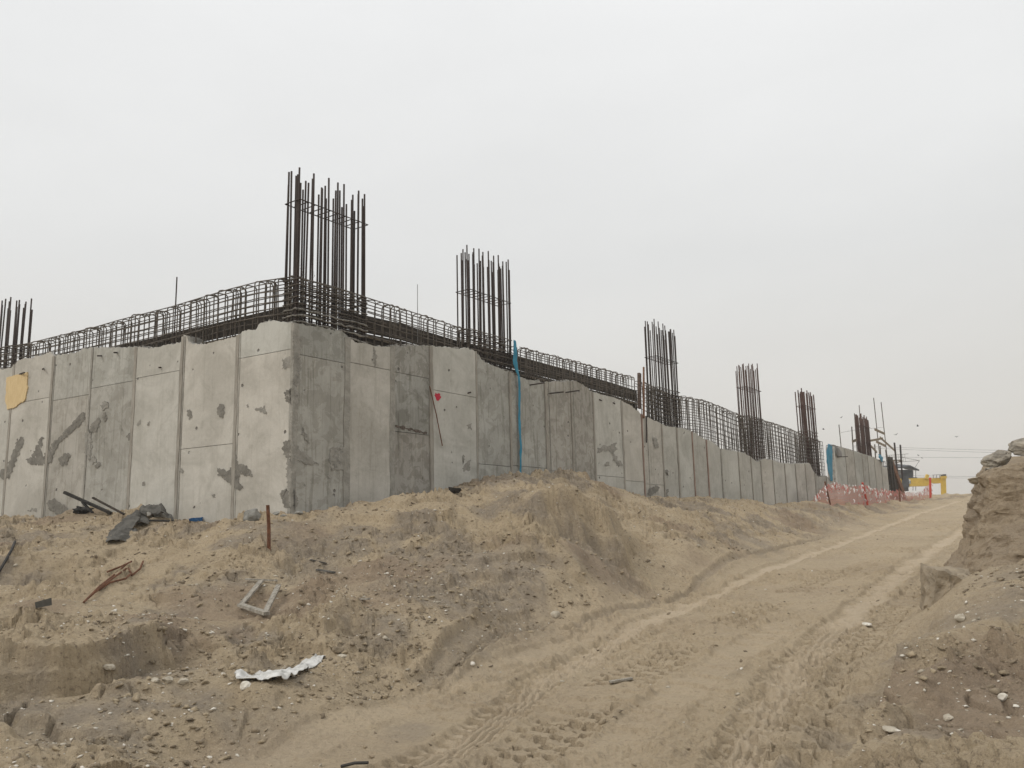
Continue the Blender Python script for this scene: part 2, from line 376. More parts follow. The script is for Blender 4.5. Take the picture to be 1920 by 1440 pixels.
# scarps: left side of travel is the high side
SC = [ (gpts([(-140, 1310, 7.3), (0, 1285, 7.35), (110, 1262, 7.5), (230, 1228, 8.0), (330, 1188, 8.8)]), .40, .10, .8),
       (gpts([(-100, 1075, 11.6), (20, 1062, 11.9), (110, 1055, 12.1), (190, 1050, 12.3)]), .34, .22, .8),
       (gpts([(560, 990, 13.3), (640, 1000, 13.0), (730, 1000, 13.1)]), .10, .15, .5),
       (gpts([(740, 975, 13.8), (800, 968, 13.9), (860, 966, 14.1), (890, 950, 14.4)]), .16, .2, .6),
       (gpts([(985, 1040, 12.9), (1040, 1040, 12.9), (1100, 1048, 12.9)]), .22, .16, .6),
       (gpts([(1010, 985, 14.1), (1090, 960, 14.6), (1150, 985, 14.6), (1165, 950, 15.4), (1160, 930, 16.6)]), .75, .25, .9),
       (gpts([(1370, 985, 20.5), (1440, 975, 23.5), (1500, 965, 27)]), .14, .2, .6),
       (gpts([(1530, 965, 30.0), (1600, 958, 35.0), (1700, 950, 44)]), .3, .35, .9),
       (gpts([(900, 1080, 11.7), (960, 1075, 11.9), (1010, 1090, 11.7)]), .09, .1, .4),
       (gpts([(620, 1185, 9.4), (660, 1172, 9.6), (720, 1180, 9.5)]), .10, .06, .3),
       (gpts([(1450, 1440, 5.6), (1560, 1330, 6.6), (1700, 1290, 6.9)]), .06, .10, .4),
       (gpts([(1640, 1400, 5.6), (1760, 1330, 6.1), (1930, 1290, 6.4)]), .10, .08, .4),
       (gpts([(1690, 1290, 6.7), (1800, 1250, 7.0), (1930, 1240, 7.0)]), .10, .12, .5) ]
# wheel tracks: (line, half width, kind)
TK = [ (gpts([(640, 1510), (880, 1385), (1010, 1290), (1150, 1205), (1310, 1120), (1480, 1055), (1610, 1008), (1740, 957), (1800, 940)]), .21, 'tread'),
       (gpts([(1340, 1530), (1400, 1400), (1470, 1295), (1560, 1190), (1680, 1085), (1750, 1030), (1835, 978), (1880, 955)]), .21, 'tread'),
       (gpts([(790, 1292), (880, 1243), (960, 1205), (1025, 1178)]), .17, 'rut'),
       (gpts([(1060, 1190), (1180, 1145), (1300, 1096), (1420, 1052), (1560, 1005)]), .055, 'rut1'),
       (gpts([(940, 1450), (1080, 1345), (1160, 1285), (1280, 1215), (1420, 1140), (1600, 1060)]), .30, 'shoe'),
       (gpts([(1450, 1450), (1500, 1330), (1560, 1260), (1640, 1180), (1720, 1110)]), .26, 'shoe'),
       (gpts([(1050, 1480), (1190, 1370), (1330, 1265), (1500, 1160)]), .22, 'soft'),
       (gpts([(500, 1440), (640, 1370), (800, 1310), (960, 1250), (1150, 1175)]), .20, 'soft') ]
BE = [(3.35, 7.6), (4.6, 9.5), (5.4, 10.6), (5.95, 11.4), (6.52, 12.4), (7.5, 14.0), (8.6, 16)]    # foot of the cut bank on the right
ROADL = gpts([(420, 1440), (800, 1300), (1040, 1190), (1300, 1098), (1560, 1008), (1700, 963), (1800, 936)])
BK = [(12, 10.0), (9, 10.15), (7.2, 10.3), (6.45, 10.5), (5.97, 10.9), (6.12, 11.5), (6.65, 12.4), (7.6, 14.0), (8.7, 16)]
BTOP = 2.2
ROADM = [None]
def near_box(x, y, P, m):
    xs = [p[0] for p in P]; ys = [p[1] for p in P]
    return (x > min(xs) - m) & (x < max(xs) + m) & (y > min(ys) - m) & (y < max(ys) + m)
def terrain(x, y, masks=False):
    x = np.asarray(x, float); y = np.asarray(y, float)
    t = x * RD[0] + y * RD[1]
    far = sstep(58, 72, t) + sstep(26, 40, np.abs(x * RD[1] - y * RD[0] - 2)) ; far = np.clip(far, 0, 1); far = np.maximum(far, sstep(10, 25, -y))
    zr = zroad(x, y)
    ins = (np.hypot(x, y) < 130)
    z = zr.copy()
    if ins.any(): z[ins] = tps(x[ins], y[ins])
    z = z * (1 - far) + zr * far
    # rough = how broken the ground is: road is smoother
    dl, al, Ll = pline(x, y, ROADL)
    db, ab, Lb = pline(x, y, BE)
    rough = sstep(-.5, .9, dl); rr = sstep(-.1, -1.0, db); rough = np.maximum(rough, rr); road = 1 - rough
    z = np.where((dl > -.6) & (t > 6.5) & (t < 60), np.logaddexp(z * 9, (zr + .02) * 9) / 9 - .02, z)
    rb = sstep(.9, -.6, dl) * sstep(-.2, .8, db) * sstep(-2, 1, y)
    z = z * (1 - rb) + zr * rb
    # cut bank
    dk, ak, Lk = pline(x, y, BK); off = -dk
    fade = sstep(-1, 1, ak) * sstep(Lk + .5, Lk - 3, ak)
    pr = sstep(.22, .45, off) * (1 - .6 * sstep(3, 7, off))
    bank = fade * (np.maximum(BTOP - .16 + .25 * np.clip(x - 6.3, 0, 1.5) - z, 0) * pr + .18 * np.exp(-np.maximum(-off, 0) / .5) * sstep(1.2, .0, -off) * (1 - pr))
    z = z + bank
    near = sstep(80, 50, np.hypot(x, y))
    Z0, X0, Y0 = z, x, y
    for P, amp, w_, L_ in SC:
        sel = near_box(X0, Y0, P, 3.5 * L_ + .5)
        if not sel.any(): continue
        x, y, z = X0[sel], Y0[sel], 0.0
        d, a, T = pline(x, y, P)
        d = d + .14 * fbm(x, y, 2.1, 3, 5) * min(1, L_ * 1.5)
        fade = sstep(-.15 * T, .15 * T, a) * sstep(1.15 * T, .85 * T, a)
        z = z + fade * amp * np.where(d > 0, .5 * sstep(0, w_, d) * np.exp(-np.maximum(d - w_, 0) / L_), -.5 * sstep(0, w_, -d) * np.exp(-np.maximum(-d - w_, 0) / L_))
        Z0[sel] += z
    x, y, z = X0, Y0, Z0
    z = z + near * rough * (.075 * fbm(x, y, .8, 3, 1) + .04 * fbm(x, y, 2.4, 3, 9, .5))
    cl = sstep(-.35, .35, fbm(x, y, .9, 3, 21))
    wx = x + .05 * vnoise(x * 4, y * 4, 81); wy = y + .05 * vnoise(x * 4 + 9, y * 4, 82)
    z = z + near * rough * (.034 * fbm(wx, wy, 5.0, 5, 13, .62) * (.35 + cl) + .055 * cl * np.maximum(vnoise(wx * 7, wy * 7, 17) - .30, 0) + .05 * cl * np.maximum(vnoise(wx * 13, wy * 13, 18) - .35, 0))
    z = z - near * rough * .05 * np.maximum(.16 - np.abs(fbm(wx, wy, 2.2, 3, 27, .5)), 0) / .16 * sstep(-.2, .3, fbm(x, y, .7, 2, 28))
    zt_ = z + .10 * fbm(x, y, 1.3, 3, 29); fr_ = zt_ * 4.2 + 20; fr_ = fr_ - np.floor(fr_); tmk = sstep(.05, .4, fbm(x, y, .55, 3, 30)) * sstep(.3, 1.2, dl)
    z = z + near * rough * tmk * .085 * (sstep(0, .22, fr_) - fr_)
    cm = .25 + .75 * cl
    hump_ = np.zeros(x.shape); nb = np.hypot(x, y) < 34
    xn, yn = wx[nb], wy[nb]
    hump_[nb] = clods(xn, yn, 2.6, .84, 3) * .5 + clods(xn, yn, 6.0, .62, 5) * .75 + clods(xn, yn, 12.0, .40, 7)
    z = z + rough * cm * hump_
    # run-off streaks down the berm face
    z = z + near * rough * .018 * (fbm(x * .5 + y * .86, (x * .86 - y * .5) * .22, 3.2, 4, 31, .6, True) - .4) * sstep(.4, 2, dl) * sstep(4, 9, x * RD[0] + y * RD[1])
    z = z + near * road * (.016 * fbm(x, y, 1.6, 3, 3) + .026 * (.3 + sstep(-.3, .4, fbm(x, y, .7, 2, 23))) * fbm(wx, wy, 6, 4, 19, .68))
    nn_ = x * RD[1] - y * RD[0]; ww = .06 * vnoise(x * 1.1, y * 1.1, 93)
    sc1 = vnoise((t + ww) * 8.5 + nn_ * 1.5, nn_ * 2.6, 94); sc2 = vnoise((t - ww) * 14 - nn_ * 2.0, nn_ * 4.5, 95)
    z = z + near * road * (.35 + .65 * sstep(-.2, .4, fbm(x, y, .8, 2, 96))) * (.022 * sstep(-.05, .12, sc1) + .012 * sstep(-.05, .2, sc2))
    gr_ = np.zeros(x.shape); tm = np.zeros(x.shape); fl = np.zeros(x.shape)
    Z0, TM, FL = z, tm, fl
    for P, hw, kind in TK:
        sel = near_box(X0, Y0, P, hw + .6)
        if not sel.any(): continue
        x, y, z, tm, fl = X0[sel], Y0[sel], 0.0, TM[sel], FL[sel]
        d, a, T = pline(x, y, P)
        d = d + .04 * fbm(x, y, .8, 2, 61)
        m_ = sstep(hw + .05, hw - .03, np.abs(d)) * sstep(-.3, .5, a) * sstep(T + .3, T - .5, a)
        lip = np.exp(-((np.abs(d) - hw - .05) / .05) ** 2) * sstep(-.3, .5, a) * sstep(T + .3, T - .5, a)
        if kind == 'tread':
            nearm = sstep(12.5, 9.0, np.hypot(x, y) + .8 * vnoise(x, y, 4)) * np.maximum(.5, sstep(-.4, .05, fbm(x, y, 1.1, 2, 77)))
            g = np.maximum(np.exp(-((np.abs(d) - .035) / .017) ** 2), np.exp(-((np.abs(d) - .105) / .017) ** 2))
            lug = sstep(.0, .35, np.sin(2 * math.pi * (a / .14 + np.abs(d) * 3.5))) * sstep(.115, .13, np.abs(d))
            z = z - m_ * .02 - m_ * nearm * (.040 * g + .060 * lug) + lip * .03
            tm = np.maximum(tm, sstep(.22, .06, np.abs(d) + .10 * fbm(x, y, 2.5, 4, 66)) * m_ * (.95 - .4 * nearm)); fl = np.maximum(fl, m_)
        elif kind == 'rut':
            g = np.maximum(np.exp(-((d + .05) / .016) ** 2), np.exp(-((d + .13) / .016) ** 2))
            z = z - m_ * .045 - m_ * .035 * g + lip * .04 * (1 + .6 * fbm(x, y, 7, 2, 34)); gr_[sel] = np.maximum(gr_[sel], m_ * .85); fl = np.maximum(fl, m_)
        elif kind == 'rut1':
            z = z - m_ * .06 * (.5 + .5 * sstep(-.3, .3, fbm(x, y, 1.2, 2, 88))) + lip * .028 * (1 + .6 * fbm(x, y, 7, 2, 35)); gr_[sel] = np.maximum(gr_[sel], m_ * .7); fl = np.maximum(fl, m_)
        elif kind == 'shoe':
            ph = a / .185 + .12 * vnoise(x * 1.2, y * 1.2, 6)
            sh = sstep(.1, .4, np.sin(2 * math.pi * (ph + .5 * (np.floor((d + 9) / .2) % 2)))) * sstep(.0, .12, np.cos(2 * math.pi * d / .2) + .93)
            br = sstep(-.45, .05, fbm(x, y, 1.0, 2, 91))
            z = z - m_ * br * (.010 + .050 * sh)
        else:
            z = z - m_ * .022 + lip * .018 * (1 + fbm(x, y, 7, 2, 33)); tm = np.maximum(tm, m_ * .25)
        Z0[sel] += z; TM[sel] = tm; FL[sel] = fl
    x, y, z, tm, fl = X0, Y0, Z0, TM, FL
    if not masks: return z
    grey = sstep(.05, .65, fbm(x, y, .75, 4, 51, .6)) * (.25 + .75 * rough)
    for gx, gy, gr in GREY:
        grey = np.maximum(grey, sstep(gr * 1.2, gr * .35, np.hypot(x - gx, y - gy) + .35 * gr * fbm(x, y, 3, 3, 71)) * .95)
    brn = sstep(.25, .9, fbm(x, y, .6, 3, 55, .6)) * rough
    brn = np.maximum(brn, sstep(.05, .2, bank) * .5)
    pink = sstep(.2, .8, fbm(x, y, .9, 3, 57)) * road * .25
    ROADM[0] = road
    return z, tm, np.clip(np.maximum(grey * (1 - fl), gr_), 0, 1), np.clip(brn + pink, 0, 1)
GREY = [(p[0], p[1], r) for p, r in zip(gpts([(700, 1195, 9.4), (810, 1080, 11.6), (900, 1060, 12.2), (600, 1060, 12.0), (260, 1215, 8.0), (60, 1330, 7.0), (450, 1100, 11.2), (1140, 1000, 14.2), (1080, 990, 14), (1400, 985, 20.5), (660, 1000, 13.0),
        (880, 1250), (820, 1280), (780, 1370), (1560, 985, 29.0), (1650, 965, 38.0), (1850, 1220, 7.6), (1700, 1210, 7.7), (1880, 1330, 6.1), (1790, 1180, 7.9), (1650, 1260, 7.0), (1570, 1350, 6.2), (1880, 1130, 7.6), (1480, 1430, 5.7), (1760, 1390, 5.6)]), [.5, .6, .55, .6, .5, .6, .4, .7, .6, .9, .4, .3, .3, .3, 1.4, 1.6, .6, .4, .5, .45, .35, .35, .5, .3, .4])]
def H(x, y): return float(terrain(np.array([x]), np.array([y]))[0])
# one sheet: dense where the ground is near and in front, coarse elsewhere, out past the horizon
OX, OY = 0.0, -1.2
az = np.concatenate([np.radians(np.linspace(-38, 47, 1110)), np.radians(np.linspace(48, 321, 100))])
rr_ = np.concatenate([np.linspace(.5, 5.4, 24), np.exp(np.linspace(math.log(5.45), math.log(75), 960)), np.exp(np.linspace(math.log(78), math.log(3500), 50))])
A_, R_ = np.meshgrid(az, rr_); X_ = OX + R_ * np.sin(A_); Y_ = OY + R_ * np.cos(A_)
zz, tm_, gy_, br_ = terrain(X_.ravel(), Y_.ravel(), True)
nv = zz.size; na, nr = len(az), len(rr_)
me = bpy.data.meshes.new('ground')
co = np.empty((nv + 1, 3)); co[:nv, 0] = X_.ravel(); co[:nv, 1] = Y_.ravel(); co[:nv, 2] = zz; co[nv] = (OX, OY, H(OX, OY))
me.vertices.add(nv + 1); me.vertices.foreach_set('co', co.ravel())
ii, jj = np.meshgrid(np.arange(nr - 1), np.arange(na), indexing='ij'); j2 = (jj + 1) % na
quads = np.stack([ii * na + jj, ii * na + j2, (ii + 1) * na + j2, (ii + 1) * na + jj], -1).reshape(-1, 4)[:, ::-1]
tris = np.stack([np.full(na, nv), (np.arange(na) + 1) % na, np.arange(na)], -1)
nq = len(quads); lv = np.concatenate([quads.ravel(), tris.ravel()])
me.loops.add(len(lv)); me.loops.foreach_set('vertex_index', lv.astype(np.int32))
me.polygons.add(nq + na)
me.polygons.foreach_set('loop_start', np.concatenate([np.arange(nq) * 4, nq * 4 + np.arange(na) * 3]).astype(np.int32))
me.polygons.foreach_set('use_smooth', np.zeros(nq + na, bool))
me.update(calc_edges=True)
ca = me.color_attributes.new('mask', 'FLOAT_COLOR', 'POINT')
cc = np.ones((nv + 1, 4), np.float32); cc[:nv, 0] = tm_; cc[:nv, 1] = gy_; cc[:nv, 2] = br_; cc[:nv, 3] = ROADM[0]; cc[nv] = (0, 0, 0, 1)
ca.data.foreach_set('color', cc.ravel())
ground = link('ground', me, M['sand']); ground['kind'] = 'structure'; ground['label'] = 'sandy earth slope and rutted haul road'
# height lookup for placing things
def patch_h(pts, m=.4, n=70):
    xs = [p[0] for p in pts]; ys = [p[1] for p in pts]; x0, x1, y0, y1 = min(xs) - m, max(xs) + m, min(ys) - m, max(ys) + m
    gx, gy = np.meshgrid(np.linspace(x0, x1, n), np.linspace(y0, y1, n), indexing='ij'); gzz = terrain(gx.ravel(), gy.ravel()).reshape(n, n)
    def f(x, y):
        u = min(max((x - x0) / (x1 - x0) * (n - 1), 0), n - 1.001); v = min(max((y - y0) / (y1 - y0) * (n - 1), 0), n - 1.001); i, j = int(u), int(v); a, b = u - i, v - j
        return float(gzz[i, j] * (1 - a) * (1 - b) + gzz[i + 1, j] * a * (1 - b) + gzz[i, j + 1] * (1 - a) * b + gzz[i + 1, j + 1] * a * b)
    return f
def hit(px, py, lift=0.0):
    """where the line of sight of a photo point meets the ground"""
    r = ray(px, py); t = np.arange(3.0, 70, .02); P = np.array(EYE)[None] + t[:, None] * np.array(r)[None]
    c = P[:, 2] - tps(P[:, 0], P[:, 1]); near = np.abs(c) < 1.6
    idx = np.where(near)[0]
    h_ = terrain(P[idx, 0], P[idx, 1]); k_ = np.where(P[idx, 2] < h_)[0]
    p = P[idx[k_[0]]] if len(k_) else P[idx[-1]]
    return Vector((p[0], p[1], H(p[0], p[1]) + lift))
def gz(x, y, lift=0.0): return Vector((x, y, H(x, y) + lift))

# ------------------------------------------------------------------ concrete walls
WROT = {'R': math.atan2(DR.y, DR.x), 'L': math.atan2(DL.y, DL.x)}
TOPR = [wpt('R', *p) for p in ((549, 604), (560, 606), (590, 612), (612, 616), (640, 622), (652, 632), (665, 640), (690, 645), (712, 651), (726, 651), (735, 648), (808, 648), (830, 652), (862, 653), (890, 657), (897, 664), (905, 676),
        (920, 684), (935, 690), (965, 700), (985, 712), (1020, 717), (1080, 714), (1098, 727), (1110, 735), (1140, 743), (1165, 751), (1185, 762), (1205, 778), (1230, 790), (1255, 801), (1275, 802), (1290, 806), (1304, 812), (1318, 822),
        (1335, 828), (1352, 842), (1385, 846), (1398, 850), (1410, 858), (1420, 866), (1430, 861), (1445, 862), (1465, 868), (1490, 870), (1518, 869), (1526, 884), (1534, 895), (1541, 894), (1550, 892), (1558, 900))]
sFar0, sFar1 = ws('R', 1561), ws('R', 1656)
TOPF = [wpt('R', *p) for p in ((1561, 838), (1580, 839), (1600, 846), (1625, 853), (1642, 859), (1650, 866), (1656, 876))]
TOPL = [wpt('L', *p) for p in ((-160, 735), (-60, 705), (0, 692), (20, 690), (35, 675), (85, 665), (95, 661), (102, 668), (140, 662), (155, 655), (180, 652), (240, 652), (262, 650), (280, 652), (330, 645), (340, 640), (344, 629), (350, 630), (353, 643), (375, 646), (410, 640),
        (440, 631), (455, 622), (480, 618), (487, 606), (500, 602), (520, 604), (547, 605))]
def prof(P, s): return float(np.interp(s, [p[0] for p in P], [p[1] for p in P]))
ZB = 0.6                                                   # panels run down below the soil
rj = random.Random(3)
def slab(P, s0, s1, z0, y0, y1, ztop=None, jag=.018, step=.035):
    """slab between s0 and s1; its top follows profile P with a broken edge (or is straight at ztop)"""
    pts = [(s0, z0), (s1, z0)]
    n = max(2, int((s1 - s0) / step))
    for i in range(n, -1, -1):
        s_ = s0 + (s1 - s0) * i / n
        z_ = (ztop(s_) if callable(ztop) else ztop) if ztop is not None else prof(P, s_) + jag * (1.6 * mnoise.noise(Vector((s_ * 3.1, z0, 7))) + 1.1 * mnoise.noise(Vector((s_ * 9.0, z0, 2)))) + rj.uniform(-jag, jag) * (1.8 if rj.random() < .15 else .7)
        pts.append((s_, max(z_, z0 + .02)))
    mb = MB(); k_ = len(pts)
    mb.v = [(a, y0, b) for a, b in pts] + [(a, y1, b) for a, b in pts]
    mb.f = [tuple(range(k_)), tuple(reversed(range(k_, 2 * k_)))] + [((i + 1) % k_, i, i + k_, (i + 1) % k_ + k_) for i in range(k_)]
    return mb
wallL = tag(empty('concrete_wall', CORNER, WROT['L']), 'long light grey concrete wall left of the sharp corner, with tan plywood patch', 'wall')
wallR = tag(empty('concrete_wall', CORNER, WROT['R']), 'long stepped grey concrete wall running from the sharp corner uphill to the right', 'wall')
CORE = M['core']
# solid core just behind the face sheets
slab(TOPL, TOPL[0][0], -.06, 0, .05, .40, jag=.03).build('wall_core', CORE, wallL)
slab(TOPR, .02, TOPR[-1][0], 0, .05, .40, jag=.03).build('wall_core', CORE, wallR)
slab(TOPF, sFar0, sFar1 - .02, 0, .05, .40, jag=.02).build('wall_core', CORE, wallR)
def panels(side, wall, P, edges, tints, lifts, group_gap=.006):
    for i in range(len(edges) - 1):
        s0, s1 = edges[i] + group_gap, edges[i + 1] - group_gap
        dz = tints[i][1] if isinstance(tints[i], tuple) else 0
        tone = tints[i][0] if isinstance(tints[i], tuple) else tints[i]
        y0 = -dz; L = sorted(lifts[i]) if i < len(lifts) and lifts[i] else []
        zlo = ZB
        base = (.540, .524, .474)
        for k_, f_ in enumerate(L + [None]):
            if f_ is None: mb = slab(P, s0, s1, zlo if not callable(zlo) else 0, y0, .06)
            else: mb = slab(P, s0, s1, zlo if not callable(zlo) else 0, y0, .06, ztop=lambda s_, f_=f_: f_ - .005)
            o = mb.build('concrete_panel', M['concrete'], wall)
            j_ = 1 + rj.uniform(-.05, .05); wm = rj.uniform(-.012, .012)
            o.color = (base[0] * tone * j_ + wm, base[1] * tone * j_, base[2] * tone * j_ - wm * .5, min(1.0, max(.15, (1.06 - tone) * 2.6)))
            if f_ is not None: zlo = f_ + .005
edL = [TOPL[0][0]] + [ws('L', x) for x in (-125, -50, 18, 92, 165, 248, 336, 441)] + [0.0]
tnL = [1, .97, 1, (1.0, .006), .86, .84, (1.03, .004), 1.05, (1.06, .006)]
zl = lambda px, py, side='L': wpt(side, px, py)[1]
panels('L', wallL, TOPL, edL, tnL, [[], [], [], [zl(70, 749)], [zl(130, 746)], [zl(205, 722)], [zl(296, 702)], [zl(388, 837)], [zl(500, 663)]])
xr = (650, 735, 808, 893, 957, 1024, 1072, 1113, 1166, 1203, 1240, 1268, 1296, 1322, 1348, 1380, 1403, 1421, 1443, 1465, 1485, 1503, 1520, 1541)
edR = [0.0] + [ws('R', x) for x in xr] + [TOPR[-1][0]]
tnR = [.78, (.94, .008), (.66, -.004), (1.0, .02), .80, .78, .76, (.72, .008), (.98, .012), 1.0, .9, .94, .98, .92, .96, 1.0, .9, .97, 1.0, .98, 1.0, .96, .95, .82, .97]
zr_ = lambda px, py: wpt('R', px, py)[1]
panels('R', wallR, TOPR, edR, tnR, [[zr_(600, 672)], [zr_(690, 686)], [zr_(770, 703), zr_(770, 812)], [zr_(850, 738)], [zr_(925, 872)], [zr_(1000, 876)], [zr_(1048, 883)], [], [zr_(1140, 893)], [zr_(1185, 902)], [zr_(1220, 908)]])
xf = (1580, 1596, 1611, 1621, 1633, 1645)
panels('R', wallR, TOPF, [sFar0] + [ws('R', x) for x in xf] + [sFar1], [.95, .86, .9, .84, .9, .92, 1.0], [])
# grout strips over the joints between sheets
def strip(side, wall, P, s, w, mat, proud, z0=None, lean=0):
    z1 = prof(P, s) - .01; z0 = ZB if z0 is None else z0
    mb = MB(); n = 16; b = []
    for i in range(n + 1):
        z_ = z0 + (z1 - z0) * i / n; a = s + lean * (z_ - z0)
        l_, r_ = w / 2 * rj.uniform(.72, 1.2), w / 2 * rj.uniform(.72, 1.2)
        mb.v += [(a - l_, -proud, z_), (a + r_, -proud, z_), (a + r_, .03, z_), (a - l_, .03, z_)]
    for i in range(n):
        for j in range(4):
            p0, p1 = i * 4 + j, i * 4 + (j + 1) % 4
            mb.f.append((p0, p1, p1 + 4, p0 + 4))
    mb.f.append((0, 3, 2, 1)); mb.f.append(tuple(n * 4 + j for j in range(4)))
    return mb.build('joint_strip', mat, wall)
for i, s in enumerate(edL[1:-1]):
    strip('L', wallL, TOPL, s, .085 if i != 4 else .05, M['strip'] if i != 4 else M['mortar'], .016)
    if i in (3, 6, 7): strip('L', wallL, TOPL, s + .075, .022, M['mortar'], .011)
strip('L', wallL, TOPL, -.035, .06, M['mortar'], .012)
for i, s in enumerate(edR[1:-1]):
    w = .05 + .02 * (i % 3)
    mt = M['strip_rust'] if i in (9, 12, 13) else (M['mortar'] if i in (0, 1, 14) else M['strip'])
    strip('R', wallR, TOPR, s, {0: .14, 1: .13, 2: .10, 3: .06}.get(i, w), mt, .028 if i > 1 else .016)
for s in (ws('R', 1031), ws('R', 1077), ws('R', 1213)): strip('R', wallR, TOPR, s, .03, M['mortar'], .014)
for x in xf: strip('R', wallR, TOPF, ws('R', x), .06, M['strip'], .02)
strip('R', wallR, TOPR, .05, .12, M['mortar'], .012)
# mortar repair patches with ragged outlines
def patch(side, wall, pts, mat, jit=3.0, proud=.031, name='mortar_patch'):
    out = []
    for i, p in enumerate(pts):
        q = pts[(i + 1) % len(pts)]; L = math.hypot(q[0] - p[0], q[1] - p[1]); n = max(1, int(L / 2.2)); nx, ny = (q[1] - p[1]) / (L + 1e-6), -(q[0] - p[0]) / (L + 1e-6)
        for k_ in range(n):
            f_ = k_ / n; h_ = jit * (1.1 * mnoise.noise(Vector((p[0] + (q[0] - p[0]) * f_, p[1] + (q[1] - p[1]) * f_, 0)) * .17) + .55 * rj.uniform(-1, 1))
            out.append((p[0] + (q[0] - p[0]) * f_ + nx * h_, p[1] + (q[1] - p[1]) * f_ + ny * h_))
    sz = [wpt(side, a, b) for a, b in out]
    if name != 'mortar_patch':
        mb = MB(); n = len(sz)
        mb.v = [(a, -proud, b) for a, b in sz] + [(a, .01, b) for a, b in sz]
        mb.f = [tuple(range(n))] + [(i, (i + 1) % n, (i + 1) % n + n, i + n) for i in range(n)]
        return mb.build(name, mat, wall)
    bm = bmesh.new(); f_ = bm.faces.new([bm.verts.new((a, -proud, b)) for a, b in sz]); nv0 = len(bm.verts)
    bm.normal_update(); bmesh.ops.inset_region(bm, faces=[f_], thickness=.011, use_boundary=True, use_even_offset=False)
    bm.verts.ensure_lookup_table(); outer = {v.index for v in bm.verts if v.is_boundary}; bm.verts.index_update(); outer = {v.index for v in bm.verts if v.is_boundary}
    me_ = bpy.data.meshes.new(name); bm.to_mesh(me_); bm.free(); ca_ = me_.color_attributes.new('rim', 'FLOAT_COLOR', 'POINT')
    for i in range(len(me_.vertices)): e_ = 0.0 if i in outer else 1.0; ca_.data[i].color = (e_, e_, e_, 1)
    return link(name, me_, mat, wall)
def mat_patch(name, a, b):
    m = NT(name); v = m.coord('Object'); n = m.noise(v, 6, 6, .65); c = m.mix(m.rng(n, .32, .68), a, b)
    at = m.n('ShaderNodeAttribute', attribute_name='rim'); hole = m.noise(v, 4.5, 6, .7); fine = m.noise(v, 26, 5, .75)
    al = m.math('MULTIPLY', m.rng(m.math('ADD', at.outputs['Fac'], m.math('MULTIPLY', m.math('SUBTRACT', fine, .5), 1.6)), .25, .85), m.rng(hole, .66, .52, .25, .92))
    tr = m.n('ShaderNodeBsdfTransparent'); ms = m.n('ShaderNodeMixShader'); m.l(al, ms.inputs[0]); m.l(tr.outputs[0], ms.inputs[1]); m.l(m.b.outputs[0], ms.inputs[2]); m.l(ms.outputs[0], m.out.inputs[0])
    return m.fin(c, .95, m.bump(m.noise(v, 30, 4), .01))
M['patch'] = mat_patch('mortar_smear', (.24, .228, .2), (.35, .335, .298)); M['patch_dark'] = mat_patch('damp_mortar_smear', (.165, .155, .133), (.26, .246, .215))
mo, md = M['patch'], M['patch_dark']
PL = [ ([(437, 850), (445, 852), (447, 868), (462, 874), (474, 882), (476, 894), (466, 893), (450, 890), (449, 902), (459, 917), (444, 918), (430, 906), (418, 898), (409, 890), (408, 877), (418, 878), (430, 884), (436, 872)], md),
       ([(351, 770), (357, 767), (362, 775), (360, 785), (354, 788)], md), ([(407, 770), (412, 758), (420, 757), (423, 768), (420, 783), (412, 784)], md),
       ([(0, 885), (18, 868), (28, 838), (38, 818), (46, 820), (46, 830), (34, 858), (26, 880), (18, 899), (0, 898)], md),
       ([(48, 862), (60, 857), (68, 838), (78, 818), (83, 820), (78, 846), (82, 856), (92, 840), (104, 826), (118, 812), (132, 798), (148, 780), (158, 772), (162, 782), (150, 800), (134, 812), (112, 830), (103, 845), (98, 866), (82, 874), (60, 872)], md),
       ([(170, 800), (185, 782), (190, 790), (182, 808), (168, 815)], md), ([(188, 758), (196, 750), (204, 755), (205, 764), (194, 768)], mo), ([(192, 778), (198, 771), (203, 780), (198, 791), (193, 789)], md),
       ([(110, 860), (128, 848), (134, 856), (124, 873), (114, 872)], md), ([(168, 862), (176, 853), (182, 862), (176, 872)], mo), ([(176, 873), (186, 865), (191, 872), (184, 880)], md),
       ([(88, 940), (102, 934), (118, 946), (131, 956), (130, 966), (104, 964), (92, 956)], md), ([(160, 810), (172, 806), (174, 850), (168, 866), (160, 850)], mo),
       ([(236, 820), (244, 812), (248, 818), (244, 826)], md), ([(258, 792), (264, 786), (265, 796), (259, 800)], mo), ([(277, 792), (282, 789), (282, 798), (277, 799)], mo), ([(337, 880), (343, 876), (345, 885), (339, 887)], mo),
       ([(462, 760), (467, 757), (466, 764), (462, 765)], mo), ([(482, 765), (497, 760), (501, 778), (488, 773), (478, 768)], mo), ([(530, 672), (545, 668), (546, 690), (530, 693)], mo),
       ([(534, 735), (546, 728), (547, 758), (536, 752)], md), ([(531, 828), (546, 824), (546, 858), (536, 858), (530, 845)], md), ([(525, 922), (540, 915), (546, 955), (532, 952)], md), ([(538, 860), (547, 858), (547, 920), (539, 915)], mo),
       ([(268, 905), (274, 902), (274, 910), (268, 911)], mo), ([(398, 927), (404, 925), (404, 933), (399, 934)], mo), ([(52, 956), (70, 952), (69, 958), (54, 960)], mo) ]
